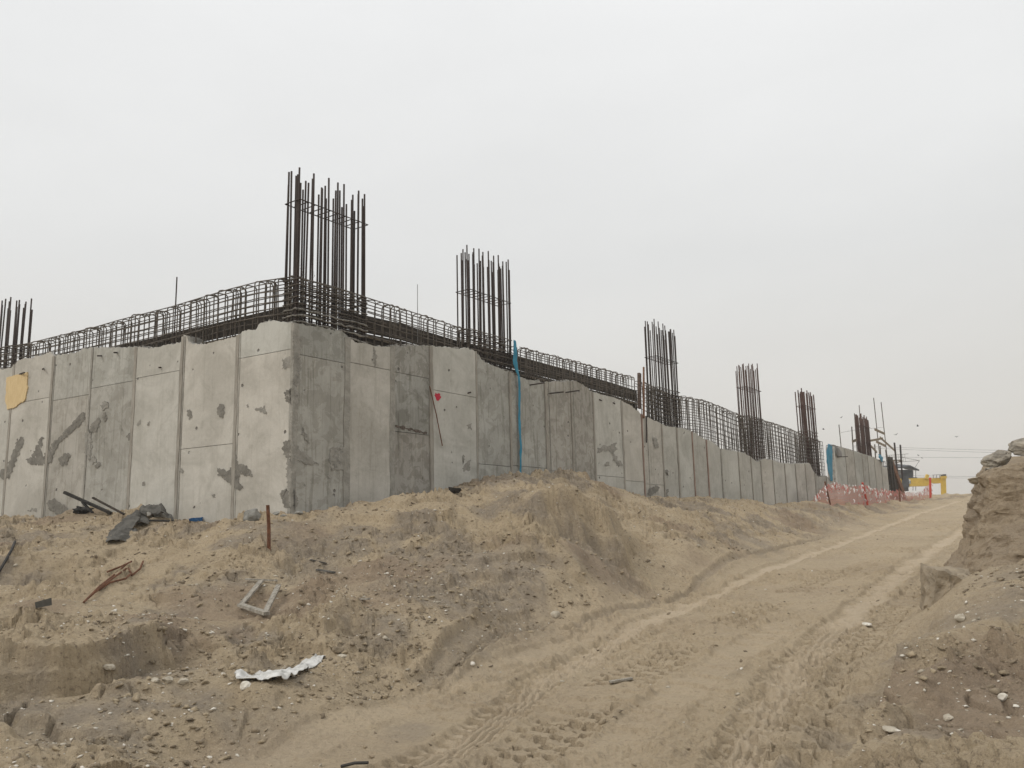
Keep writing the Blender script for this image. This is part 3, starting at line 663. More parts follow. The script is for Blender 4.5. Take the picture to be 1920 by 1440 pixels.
PR = [ ([(549, 728), (558, 736), (562, 752), (556, 760), (549, 757)], mo), ([(549, 828), (560, 840), (575, 852), (592, 866), (598, 872), (575, 870), (560, 866), (549, 860)], mo), ([(549, 915), (556, 925), (558, 950), (549, 957)], mo),
       ([(549, 630), (565, 632), (562, 720), (556, 728), (549, 726)], mo), ([(566, 800), (575, 812), (580, 832), (572, 826), (564, 815)], mo), ([(618, 840), (648, 835), (650, 880), (622, 884), (616, 866)], mo), ([(615, 888), (622, 896), (618, 899), (612, 892)], mo),
       ([(864, 878), (874, 864), (880, 862), (882, 876), (876, 886), (866, 884)], mo), ([(866, 852), (870, 862), (868, 870), (864, 860)], mo), ([(874, 795), (882, 793), (884, 806), (877, 804)], mo),
       ([(1120, 850), (1120, 839), (1145, 834), (1154, 829), (1156, 842), (1150, 848), (1158, 862), (1166, 866), (1166, 874), (1156, 872), (1150, 862), (1144, 848), (1130, 846)], mo), ([(1132, 870), (1140, 866), (1143, 874), (1134, 875)], mo),
       ([(1217, 915), (1232, 908), (1235, 918), (1222, 928), (1214, 928)], md), ([(1247, 920), (1252, 917), (1252, 932), (1247, 932)], md), ([(1245, 882), (1252, 882), (1250, 893)], md),
       ([(650, 642), (655, 655), (652, 700), (650, 700)], mo), ([(1224, 820), (1234, 824), (1233, 840), (1226, 842)], mo), ([(700, 650), (706, 668), (702, 690), (698, 672)], mo) ]
for p, mt in PL: patch('L', wallL, p, mt, proud=.013)
for p, mt in PR: patch('R', wallR, p, mt, proud=.013 if p[0][0] < 800 else .023)
patch('L', wallL, [(14, 708), (34, 703), (53, 698), (53, 733), (48, 752), (36, 758), (34, 762), (16, 768), (12, 752), (14, 725)], M['ply'], 1.2, .03, 'plywood_patch')
patch('R', wallR, [(815, 737), (821, 738), (825, 742), (824, 749), (818, 751), (814, 746)], M['red_paint'], 3, .0225, 'paint_blot')
patch('R', wallR, [(740, 797), (752, 799), (770, 803), (784, 806), (800, 811), (800, 814), (782, 810), (765, 806), (742, 801)], M['stain'], 2, .0045, 'rust_stain')
# tie bars that stick out of the face
def tie(side, wall, px0, py0, px1, py1, r=.016, out=.25, mat=None):
    a = wpt(side, px0, py0); b = wpt(side, px1, py1)
    MB().tube([(a[0], .02, a[1]), ((a[0] + b[0]) / 2, -out * .5, (a[1] + b[1]) / 2), (b[0], -out, b[1])], r, 6).build('tie_bar', mat or M['rebar'], wall)
for q in ((993, 722, 1005, 720), (1028, 738, 1041, 737), (1060, 736, 1071, 734)): tie('R', wallR, *q)
for q in ((34, 702, 56, 700), (81, 691, 90, 694), (190, 667, 193, 669), (219, 661, 224, 663)): tie('L', wallL, *q, out=.12)
for q in ((302, 689, 303, 690), (1148, 754, 1150, 758), (1122, 748, 1125, 752), (874, 738, 879, 736)): tie('R' if q[0] > 548 else 'L', wallR if q[0] > 548 else wallL, *q, out=.06)
tie('R', wallR, 1569, 857, 1577, 857, r=.02, out=.3)
# loose rod leaning on the wall
a, b = wpt('R', 805, 724, .03), wpt('R', 828, 836, .06)
tag(MB().tube([w2w('R', a[0], .04, a[1]), w2w('R', (a[0] + b[0]) / 2, .075, (a[1] + b[1]) / 2), w2w('R', b[0], .08, b[1])], .011, 6).build('thin_rod', M['rust']),
    'thin rusty rod slanting down the wall beside the red paint blot', 'rod')

# ------------------------------------------------------------------ reinforcement
def poly(side, pts): return [wpt(side, *p) for p in pts]
CTL = poly('L', ((-160, 684), (-60, 660), (0, 647), (62, 637), (102, 626), (150, 614), (195, 603), (237, 590), (282, 580), (322, 568), (366, 554), (410, 541), (437, 534), (475, 525), (540, 514)))
CTR = poly('R', ((556, 515), (600, 526), (690, 551), (725, 564), (790, 583), (850, 604), (900, 620), (960, 641), (1000, 652), (1060, 668), (1150, 693), (1200, 707), (1240, 728), (1272, 741), (1300, 744), (1330, 750), (1355, 760), (1382, 772), (1400, 780), (1428, 785), (1460, 793), (1495, 806), (1530, 822), (1560, 832), (1600, 843), (1652, 862)))
def hairpin(h, depth, r=.0085, sides=5, hook=0.0):
    pts = [(0, .075, 0), (0, .075, h - .07)]
    for k_ in range(1, 6):
        a = k_ / 6 * math.pi / 2; pts.append((0, .075 + .07 * (1 - math.cos(a)), h - .07 + .07 * math.sin(a)))
    pts += [(hook * .4, .15, h), (hook, depth - .07, h + .005)]
    for k_ in range(1, 5):
        a = k_ / 5 * math.pi / 2; pts.append((hook, depth - .07 + .07 * math.sin(a), h - .07 * (1 - math.cos(a)) + .005))
    pts += [(hook, depth, h - .07), (hook, depth, 0)]
    return MB().tube(pts, r, sides).mesh('hairpin_bar')
HP = [hairpin(1.9, .335, .0115, hook=.02), hairpin(1.9, .30, .011, hook=-.03), hairpin(1.9, .36, .012, hook=.05)]
for m_ in HP: m_.materials.append(M['cage']); m_.polygons.foreach_set('use_smooth', [True] * len(m_.polygons))
def cage(side, P, sa, sb, step, label, rows=(.045, .12, .30, .47, .66, .84), extra=0, spike=None, skip=()):
    z0 = prof(P, (sa + sb) / 2) - 1.9
    e_ = tag(empty('rebar_cage', w2w(side, sa, 0, z0), WROT[side]), label, 'rebar cage', 'rebar cages along the wall top')
    n = int((sb - sa) / step); 
    for i in range(n + 1):
        s_ = sa + (sb - sa) * i / max(1, n) + rj.uniform(-.025, .025)
        o = link('hairpin_bar', HP[rj.randrange(3)], None, e_)
        o.location = (s_ - sa, .035 + rj.uniform(-.01, .01), prof(P, s_) - 1.9 - z0 + rj.gauss(0, .012)); o.rotation_euler = (rj.gauss(0, .008), rj.gauss(0, .026), rj.gauss(0, .24))
    for layer, y_ in ((0, .085), (1, .36)):
        for rz in rows:
            pts = []; k_ = max(2, int((sb - sa) / .8))
            for i in range(k_ + 1):
                s_ = sa + (sb - sa) * i / k_
                pts.append((s_ - sa, y_ + rj.uniform(-.008, .008), prof(P, s_) - rz - z0 + rj.gauss(0, .007) - .02 * layer))
            MB().tube(pts, .0105, 5).build('long_bar', M['cage'], e_, True)
    return e_
def column(side, sa, sb, z0, ztops, label, rows=9, stag=.2, tiez=None, mat=None, r=.0175, depth=.40, zc=None, nst=7, stir0=None, stir1=None, crust=None, pairs=.75, lean=0.0):
    e_ = tag(empty('column_rebar', w2w(side, sa, 0, z0), WROT[side]), label, 'column rebar', 'column starter bars')
    mat = mat or M['rebar']
    unit = MB().tube([(0, 0, 0), (0, 0, 1)], r, 8).mesh('bar'); unit.materials.append(mat); unit.polygons.foreach_set('use_smooth', [len(p.vertices) == 4 for p in unit.polygons])
    L = sb - sa
    def bar(s_, y_, zt):
        o = link('bar', unit, None, e_); o.location = (s_, y_, 0); o.scale = (1, 1, zt - z0); o.rotation_euler = (rj.gauss(0, .004), lean + rj.gauss(0, .004), 0)
    ends = ((0, depth * .35), (0, depth * .68), (L, depth * .35), (L, depth * .68))
    for i in range(rows):
        s_ = L * i / (rows - 1) + rj.uniform(-.02, .02); zt = ztops[0] + (ztops[1] - ztops[0]) * i / (rows - 1)
        for y_ in (.095, depth):
            short = stag if (i + (y_ > .1)) % 2 else 0
            bar(s_, y_, zt - short + rj.gauss(0, .02))
            if rj.random() < pairs: bar(s_ + r * 2.3, y_ + rj.uniform(-.01, .01), zt - (stag - short) * 1.1 - .05 + rj.gauss(0, .03))
    for s_, y_ in ends: bar(s_, y_, ztops[0] + (ztops[1] - ztops[0]) * (s_ / L) - rj.uniform(0, stag))
    def ring(z_, rr, ma, cross=True, wob=0.0):
        o_ = .025
        P_ = [(-o_, .03, z_), (L / 3, .03, z_), (2 * L / 3, .03, z_), (L + o_, .03, z_), (L + o_, depth + o_, z_), (L * .5, depth + o_, z_), (-o_, depth + o_, z_), (-o_, .03, z_)]
        if wob:
            Q = []
            for a_, b_ in zip(P_[:-1], P_[1:]):
                for k_ in range(6): Q.append(Vector(a_).lerp(Vector(b_), k_ / 6) + Vector((0, rj.uniform(-wob, wob) * .5, rj.uniform(-wob, wob))))
            Q.append(Q[0]); P_ = Q
        MB().tube(P_, [rr * (rj.uniform(.75, 1.35) if wob else 1) for _ in P_], 5, False).build('stirrup', ma, e_, True)
        if cross:
            mb = MB()
            for i in range(1, rows - 1): mb.tube([(L * i / (rows - 1), .03, z_ + .01), (L * i / (rows - 1), depth + .02, z_ + .01)], rr * .9, 4)
            mb.build('cross_tie', ma, e_)
    for tz in (tiez or []): ring(tz - z0, .011, mat)
    if stir0 is not None:
        for i in range(nst):
            f_ = i / max(1, nst - 1); z_ = stir0 + (stir1 - stir0) * f_ - z0
            cr = crust is not None and f_ < crust
            ring(z_, .017 if cr else .010, M['crust'] if cr else M['cage'], not cr, .016 if cr else .006)
    return e_
def zR(px, py): return wpt('R', px, py)[1]
def sR(px, py): return wpt('R', px, py)[0]
cb = lambda x0, y0, x1, y1: (wpt('R', x0, y0, -.4)[0], wpt('R', x1, y1, -.06)[0])
c1 = (.11, sR(690, 440)); c2 = cb(858, 560, 955, 580); c3 = cb(1212, 690, 1271, 710); c4 = cb(1384, 750, 1427, 755); c5 = cb(1496, 790, 1531, 800); c6 = cb(1608, 830, 1634, 840)
column('R', c1[0], c1[1], zR(560, 640) - .1, (zR(562, 313) + .05, zR(690, 362) + .05), 'tall dark column bars rising at the wall corner, largest and tallest bundle', 10, .24, [zR(558, 370)], stir0=zR(560, 604) - .08, stir1=zR(560, 520), nst=9, crust=.45)
column('R', c2[0], c2[1], zR(870, 760), (zR(862, 460) + .16, zR(953, 492) + .12), 'second bundle of column bars from the corner, left of the blue strap', 9, .2, [zR(858, 533)], r=.016, stir0=zR(870, 700), stir1=zR(870, 612), nst=8, crust=.4)
column('R', c3[0], c3[1], zR(1215, 860), (zR(1216, 603) + .2, zR(1270, 625) + .16), 'third bundle of column bars from the corner, beside the two brown wooden posts', 8, .22, [zR(1212, 660)], r=.017, stir0=zR(1225, 800), stir1=zR(1225, 722), nst=11)
column('R', c4[0], c4[1], zR(1390, 880), (zR(1388, 687) + .2, zR(1426, 692) + .2), 'fourth bundle of column bars from the corner, rising from the bare mesh', 7, .2, [zR(1385, 719)], mat=M['rebar_brown'], r=.018, stir0=zR(1395, 850), stir1=zR(1395, 776), nst=11)
column('R', c5[0], c5[1], zR(1505, 915), (zR(1493, 732) + .25, zR(1528, 745) + .2), 'fifth bundle of column bars from the corner, reddish brown above the notch', 6, .12, [zR(1493, 754)], mat=M['rebar_brown'], r=.025, pairs=.4, stir0=zR(1512, 888), stir1=zR(1512, 806), nst=14)
column('R', c6[0], c6[1], zR(1615, 860), (zR(1607, 778) + .2, zR(1630, 790) + .2), 'farthest bundle of column bars, rusty brown beside the timber scaffold', 6, .12, [zR(1606, 793)], mat=M['rebar_brown'], r=.028, pairs=.5)
zL = lambda px, py: wpt('L', px, py)[1]; sL = lambda px, py: wpt('L', px, py)[0]
column('L', sL(-95, 600), wpt('L', 56, 600, -.4)[0], zL(0, 740), (zL(-60, 548), zL(56, 546)), 'column bars at the far left edge of the wall', 10, .22, [], stir0=zL(0, 720), stir1=zL(0, 652), nst=6)
cage('L', CTL, TOPL[0][0], -.16, .15, 'dense row of looped bars along the wall left of the corner', rows=(.03, .09, .24, .34, .45, .56, .68))
cage('R', CTR, .2, c1[1] + .02, .30, 'cage bars wrapped round the tall corner column bars', rows=(.02, .09, .2, .3, .42, .54, .66))
cage('R', CTR, c1[1] + .08, c2[0] - .02, .19, 'looped cage bars between the corner column and the second column', rows=(.05, .11, .30, .33, .5, .66, .8))
cage('R', CTR, c2[0], sR(955, 680), .28, 'sagging cage bars at the foot of the second column', rows=(.03, .12, .22, .33, .45, .58, .72))
cage('R', CTR, sR(980, 680), sR(1195, 720), .155, 'long looped cage from the blue strap to the brown wooden posts', rows=(.05, .12, .3, .48, .52, .7))
cage('R', CTR, sR(1212, 720), c3[1], .13, 'tangled dense cage at the foot of the third column', rows=(.03, .12, .24, .36, .48, .6, .74, .9))
cage('R', CTR, c3[1] + .1, c4[0], .15, 'bare tall bar mesh between the third and fourth columns', rows=(.04, .15, .32, .5, .68, .86, 1.05, 1.25))
cage('R', CTR, c4[0] + .1, c4[1] + .1, .2, 'mesh at the foot of the fourth column', rows=(.04, .2, .36, .52, .7, .88, 1.05))
cage('R', CTR, c4[1] + .2, c5[0] - .05, .16, 'bare tall bar mesh between the fourth and fifth columns', rows=(.04, .2, .36, .52, .68, .84, 1.0, 1.16, 1.32))
cage('R', CTR, c5[0], sR(1548, 850), .16, 'mesh round the fifth column and the notch beside the far blue sheet', rows=(.04, .2, .36, .52, .68, .84, 1.0, 1.16, 1.32))
cage('R', CTR, sFar0, sFar1, .2, 'short bar ends above the far tall wall section', rows=(.02, .1))
# dark inner shuttering behind the cages
def shutter(side, P, sa, sb, y, h, label, w=2.0):
    e_ = tag(empty('formwork_shutter', w2w(side, sa, 0, 0), WROT[side]), label, 'formwork')
    n = int((sb - sa) / w) + 1
    for i in range(n):
        a, b = sa + (sb - sa) * i / n + .006, sa + (sb - sa) * (i + 1) / n - .006
        for k_ in range(3):
            t0, t1 = .02 + k_ * h / 3, (k_ + 1) * h / 3
            za, zb = prof(P, a), prof(P, b); mb = MB(); yy = y + rj.uniform(-.012, .012)
            mb.v = [(a - sa, yy, za - t1), (b - sa, yy, zb - t1), (b - sa, yy, zb - t0), (a - sa, yy, za - t0), (a - sa, yy + .03, za - t1), (b - sa, yy + .03, zb - t1), (b - sa, yy + .03, zb - t0), (a - sa, yy + .03, za - t0)]
            mb.f = [(0, 1, 2, 3), (7, 6, 5, 4), (1, 0, 4, 5), (2, 1, 5, 6), (3, 2, 6, 7), (0, 3, 7, 4)]
            mb.build('formwork_board', M['shutter'], e_)
    mb = MB().tube([(0, y - .03, prof(P, sa) - h * .4), (sb - sa, y - .03, prof(P, sb) - h * .4)], .02, 6); mb.build('waler', M['wood'], e_)
    return e_
shutter('L', [wpt('L', x, y_, -.55) for x, y_ in ((200, 654), (300, 628), (362, 617), (400, 605), (485, 585), (545, 570))], wpt('L', 205, 650, -.55)[0], -.30, .55, 1.0, 'dark board shuttering behind the looped bars left of the corner')
shutter('R', [wpt('R', x, y_, -.55) for x, y_ in ((600, 570), (687, 590), (800, 616), (850, 635), (958, 662), (1156, 719), (1196, 732))], wpt('R', 640, 590, -.55)[0], wpt('R', 1194, 730, -.55)[0], .55, 1.1, 'black board shuttering behind the bars right of the corner')

# ------------------------------------------------------------------ loose things
def rock_mesh(name, seed, dims, sub=3, amp=.22, freq=1.6, cuts=5, cutd=.72):
    r = random.Random(seed); bm = bmesh.new(); bmesh.ops.create_icosphere(bm, subdivisions=sub, radius=1)
    pl = []
    for _ in range(cuts):
        n = Vector((r.gauss(0, 1), r.gauss(0, 1), r.gauss(0, 1))).normalized(); pl.append((n, r.uniform(cutd - .1, cutd + .12)))
    o = Vector((r.uniform(-9, 9), r.uniform(-9, 9), r.uniform(-9, 9)))
    for v in bm.verts:
        for n, d in pl:
            k_ = v.co.dot(n)
            if k_ > d: v.co -= n * (k_ - d) * .92
        f_ = mnoise.fractal(v.co * freq + o, 1.0, 2.0, 4) * amp
        v.co += v.co.normalized() * f_
        v.co = Vector((v.co.x * dims[0], v.co.y * dims[1], v.co.z * dims[2]))
    me_ = bpy.data.meshes.new(name); bm.to_mesh(me_); bm.free(); return me_
def rock(name, loc, dims, seed, mat, label, cat='stone', rot=(0, 0, 0), sub=3, amp=.2, freq=1.6, cuts=6, smooth=False, group=None):
    o = link(name, rock_mesh(name, seed, dims, sub, amp, freq, cuts), mat, smooth=smooth); o.location = loc; o.rotation_euler = rot
    return tag(o, label, cat, group)
def ribbon(name, C, hw, mat, parent=None, side=None, amp=.02, seed=1, nl=40, nw=10, bulge=0.0, thick=.004, freq=6.0, drape=None):
    """cloth strip along points C with half widths hw"""
    C = [Vector(c) for c in C]; n = len(C); mb = MB(); o = Vector((seed * 3.7, seed * 1.3, 0))
    for i in range(nl + 1):
        t = i / nl * (n - 1); k_ = min(int(t), n - 2); f_ = t - k_; f_ = f_ * f_ * (3 - 2 * f_) * .5 + f_ * .5
        c = C[k_].lerp(C[k_ + 1], f_); w = hw[k_] + (hw[k_ + 1] - hw[k_]) * f_
        d = (C[k_ + 1] - C[k_]).normalized(); sv = Vector(side) if side is not None else d.cross(Vector((0, 0, 1))).normalized(); up = sv.cross(d).normalized()
        for j in range(nw + 1):
            u = j / nw * 2 - 1
            e_ = 1 + .18 * mnoise.noise(Vector((t * 2.1, u * 3, seed)))
            p = c + sv * u * w * e_ + up * bulge * (1 - u * u)
            q = p * freq + o
            p = p + up * amp * (mnoise.noise(q) + .6 * abs(mnoise.noise(q * 2.3)) ) + sv * amp * .5 * mnoise.noise(q * 1.4 + Vector((5, 0, 0)))
            if drape is not None: p.z = max(p.z, drape(p.x, p.y) + .006 + .012 * abs(mnoise.noise(q * 1.7)))
            mb.v.append(tuple(p))
    for i in range(nl):
        for j in range(nw):
            a_ = i * (nw + 1) + j; mb.f.append((a_, a_ + 1, a_ + nw + 2, a_ + nw + 1))
    ob = mb.build(name, mat, parent, True); md_ = ob.modifiers.new('thickness', 'SOLIDIFY'); md_.thickness = thick; return ob
def V3(p): return (p.x, p.y, p.z)

# white plastic sack
cen = [hit(x, y_, .015) for x, y_ in ((446, 1268), (470, 1276), (500, 1274), (530, 1268), (560, 1262), (582, 1250), (600, 1238))]
tag(ribbon('plastic_sack', cen, [.03, .13, .17, .12, .06, .10, .05], M['sack'], amp=.055, seed=4, nl=80, nw=26, bulge=.02, freq=9, drape=patch_h(cen)), 'torn white plastic sack lying flat on the sand', 'sack')
# broken wooden frame
fr = hit(490, 1150); fe = tag(empty('broken_crate', fr), 'broken grey wooden frame of thin battens lying on the slope', 'crate')
Yf = fr.y
def fp(px, py, dY): return hit(px, py + 3, .055) - fr
for (a, b, w, h) in (((453, 1141, .02), (490, 1095, .22),   .06, .03), ((497, 1156, .0), (522, 1104, .24), .055, .03), ((450, 1141, .0), (500, 1158, -.02), .075, .035), ((460, 1092, .26), (520, 1094, .27), .03, .02)):
    MB().beam(fp(*a), fp(*b), w, h, jit=.004).build('batten', M['wood_grey'], fe)
# rusty stake
st = hit(505, 1028); top = at_depth(502, 947, st.y)
tag(MB().tube([st - Vector((0, 0, .2)), st.lerp(top, .5) + Vector((.004, 0, 0)), top], .026, 8).build('steel_stake', M['rust']), 'rusty brown steel stake standing upright in front of the wall corner', 'stake')
# concrete lump
p = hit(474, 975); rock('concrete_lump', p + Vector((0, 0, .06)), (.18, .15, .16), 5, M['grey_stone'], 'grey broken concrete lump beside the rusty stake', 'concrete lump', sub=4, amp=.12, cuts=7)
# grey rubble at wall foot
for i, (x, y_, r_) in enumerate(((560, 962, .06), (580, 958, .05), (532, 968, .05), (520, 966, .07), (612, 952, .04))):
    p = hit(x, y_); rock('rubble_piece', p, (r_ * 1.3, r_, r_ * .7), 40 + i, M['grey_stone'], 'small grey concrete rubble at the foot of the wall corner, ' + ('right of the corner', 'second right', 'nearest left of the corner', 'biggest, next to the stake', 'farthest to the right')[i], 'rubble', sub=2, cuts=5, group='rubble at the wall corner')
# dark flat sheet
cen = [hit(x, y_, .03) for x, y_ in ((568, 957), (590, 953), (620, 947), (648, 942), (672, 938))]
tag(ribbon('felt_sheet', cen, [.05, .09, .10, .09, .03], M['tarp'], amp=.05, seed=8, nl=30, nw=8, bulge=.04, drape=patch_h(cen)), 'dark flattened felt sheet along the wall foot right of the corner', 'sheet')
# dark geotextile, two folds
p = hit(262, 985); te = tag(empty('geotextile', p), 'crumpled dark grey geotextile hanging down the sand bank', 'cloth')
def rel(px, py, lift=0.0, dY=None): return (hit(px, py, lift) if dY is None else at_depth(px, py, p.y + dY)) - p
ribbon('cloth_fold', [rel(258, 968, .05), rel(243, 985, .06), rel(232, 1004, .06), rel(222, 1022, .03)], [.06, .16, .22, .20], M['tarp'], te, amp=.06, seed=2, nl=30, nw=14, bulge=.05)
ribbon('cloth_fold', [rel(262, 990, .05), rel(262, 972, .08), rel(285, 966, .08), rel(305, 972, .06)], [.14, .12, .1, .1], M['tarp'], te, amp=.05, seed=9, nl=30, nw=12, bulge=.05)
ribbon('cloth_fold', [rel(258, 968, .04, .5), rel(268, 953, 0, .55), rel(286, 956, 0, .5), rel(302, 951, 0, .5), rel(316, 966, 0, .45), rel(326, 976, .03, .35)], [.10, .13, .14, .13, .10, .05], M['tarp'], te, side=(.3, -.8, -.5), amp=.06, seed=6, nl=40, nw=12)
MB().tube([rel(252, 975, 0, .25), rel(324, 977, 0, .2)], .018, 6).build('edge_bar', M['black'], te)
# beams, hose, rag at left
p1 = hit(208, 966, .03); q = at_depth(121, 923, p1.y + .1)
tag(MB().beam(q, p1, .075, .05, jit=.004).beam(q.lerp(p1, .4) + Vector((0, -.02, -.03)), p1 + Vector((-.35, 0, .02)), .06, .03).build('dark_plank', M['black']), 'thick dark broken plank leaning up against the wall at left', 'plank')
p2 = hit(232, 968, .03); q2 = at_depth(174, 933, p2.y + .1)
tag(MB().beam(q2, p2, .05, .03, jit=.003).build('dark_plank', M['shutter']), 'thinner dark plank leaning right of the thick broken plank', 'plank')
hz_ = [hit(x, y_, .03) for x, y_ in ((46, 998), (62, 990), (85, 980), (105, 971), (125, 963))] + [hit(140, 956, .12), hit(152, 953, .15), hit(160, 960, .05)]
tag(MB().tube([hz_[0].lerp(hz_[1], .0)] + hz_, .02, 8).build('black_hose', M['black'], smooth=True), 'black bent hose running down left from the planks', 'hose')
hz2 = [hit(28, 1018, .02), hit(22, 1036, .04), hit(12, 1058, .04), hit(0, 1076, .04), hit(-20, 1095, .02)]
tag(MB().tube(hz2, .02, 8).build('black_hose', M['black'], smooth=True), 'black hose end at the left edge, low on the bank', 'hose')
p = hit(156, 962); rock('dark_rag', p + Vector((0, 0, .05)), (.17, .12, .09), 22, M['black'], 'crumpled dark rag under the broken planks', 'rag', sub=3, amp=.5, freq=2.2, cuts=3)
# blue sheet
cen = [hit(x, y_, .03) for x, y_ in ((354, 979), (366, 978), (380, 977), (395, 974))]
tag(ribbon('blue_sheet', cen, [.03, .05, .05, .03], M['bluebin'], side=(0, -.75, .66), amp=.012, seed=3, nl=14, nw=5), 'bright blue plastic scrap at the foot of the left wall', 'plastic scrap')
# rusty bars on the slope
be_ = hit(205, 1100); re_ = tag(empty('rusty_bars', be_), 'bundle of bent rusty bars on the slope at left', 'scrap bars')
for L in (((157, 1131), (185, 1107), (212, 1085), (238, 1066)), ((185, 1108), (205, 1098), (236, 1091), (246, 1080), (240, 1072)), ((200, 1077), (225, 1070), (246, 1062)), ((160, 1128), (196, 1103), (236, 1074)), ((246, 1084), (262, 1072), (268, 1058))):
    MB().tube([hit(x, y_, .035 if i else .01) - be_ for i, (x, y_) in enumerate(L)], .013, 6).build('bar', M['rust'], re_)
# dark brick, cap, sticks
p = hit(80, 1140); tag(MB().beam(p + Vector((-.07, -.02, .03)), p + Vector((.07, .03, .06)), .06, .07, jit=.008).build('dark_block', M['tarp']), 'small dark block half buried in the left slope', 'block')
p = hit(853, 925); tag(MB().tube([p, p + Vector((0, 0, .03)), p + Vector((0, 0, .09)), p + Vector((.01, 0, .085)), p + Vector((.0, 0, .03))], [.07, .10, .12, .10, .05], 10).build('black_cup', M['black']), 'small black plastic cup on the crest of the sand bank', 'cup')
p, q = hit(1143, 1283, .012), hit(1186, 1276, .012); tag(MB().beam(p, q, .05, .015).build('wood_strip', M['wood_grey']), 'pale thin wooden strip lying on the road', 'wood strip')
p, q = hit(640, 1440, .01), hit(690, 1436, .02); tag(MB().tube([p, p.lerp(q, .5) + Vector((0, 0, .01)), q], .012, 6).build('black_strap', M['black']), 'short black strap at the bottom edge of the picture', 'strap')
for i, (x, y_) in enumerate(((598, 1056), (612, 1074))):
    p, q = hit(x - 17, y_ - 3, .02), hit(x + 14, y_ + 3, .02)
    tag(MB().beam(p, q, .05, .02, jit=.006).build('timber_offcut', M['tarp']), ('upper' if i == 0 else 'lower') + ' of two short dark slats on the middle of the slope', 'offcut')
p = hit(684, 1128); tag(MB().beam(p + Vector((-.05, 0, .03)), p + Vector((.06, -.05, .03)), .04, .02).build('wood_chip', M['wood_grey']), 'pale wood chip right of the wooden frame', 'wood chip')
# single stones
for (x, y_, r_, d_, lab) in ((1043, 1156, .075, .8, 'pale angular stone at the upper edge of the road'), (1626, 1174, .06, .4, 'flat white stone chip at the right edge of the road'), (314, 1278, .05, .7, 'round pale stone in the middle of three on the lower left slope'),
                            (343, 1279, .045, .7, 'round pale stone, right of three on the lower left slope'), (291, 1280, .035, .8, 'small pale stone, left of three on the lower left slope'), (460, 1289, .05, .8, 'brownish stone beside the white sack'),
                            (1779, 1350, .034, .8, 'pale stone on the lower right bank'), (1882, 1314, .034, .9, 'white stone on the bank near the right edge'), (642, 1232, .045, .5, 'flat pale pebble right of the sack'), (634, 1222, .06, .7, 'dark brown clod above the flat pale pebble'),
                            (1802, 1165, .05, .8, 'pale stone on the right bank below the earth block'), (205, 1260, .05, .7, 'pale stone at the foot of the left scarp'), (885, 1249, .03, .8, 'white chip inside the dark wheel rut'), (1846, 932, .06, .7, 'pale stone stuck in the cut bank face'),
                            (1668, 1370, .05, .35, 'flat stone flake on the lower right bank'), (1310, 1024, .04, .8, 'whitish stone on the far sand bank')):
    p = hit(x, y_); rock('dark_clod' if 'clod' in lab else 'stone', p + Vector((0, 0, r_ * d_ * .2)), (r_ * 1.15, r_, r_ * d_), int(x), M['clod'] if 'clod' in lab else M['stone'] if 'white' not in lab else M['shell'], lab, 'clod' if 'clod' in lab else 'stone', rot=(.1, .1, x % 3), sub=2, amp=.12, cuts=6)
# big earth block and slabs on the cut bank
p = at_depth(1782, 1108, 9.9)
eb = MB(); ebv = [(-.30, -.16, -.40), (.34, -.22, -.40), (.46, .34, -.40), (-.22, .40, -.40), (-.27, -.12, .02), (-.16, -.12, .22), (.26, -.20, .10), (.36, .28, .20), (-.12, .34, .27), (.05, -.2, .18)]
bm = bmesh.new(); [bm.verts.new(v) for v in ebv]; bmesh.ops.convex_hull(bm, input=bm.verts); bmesh.ops.triangulate(bm, faces=bm.faces)
bmesh.ops.subdivide_edges(bm, edges=bm.edges, cuts=9, use_grid_fill=True)
for v in bm.verts: v.co += v.co.normalized() * (.075 * mnoise.fractal(v.co * 2.6, 1, 2, 5) + .035 * mnoise.ridged_multi_fractal(v.co * 5 + Vector((3, 1, 2)), 1, 2, 3, 1, 2) - .03)
eme = bpy.data.meshes.new('earth_block'); bm.to_mesh(eme); bm.free()
tag(link('earth_block', eme, M['earth'], loc=p), 'large angular block of brown earth at the road edge on the right', 'earth block')
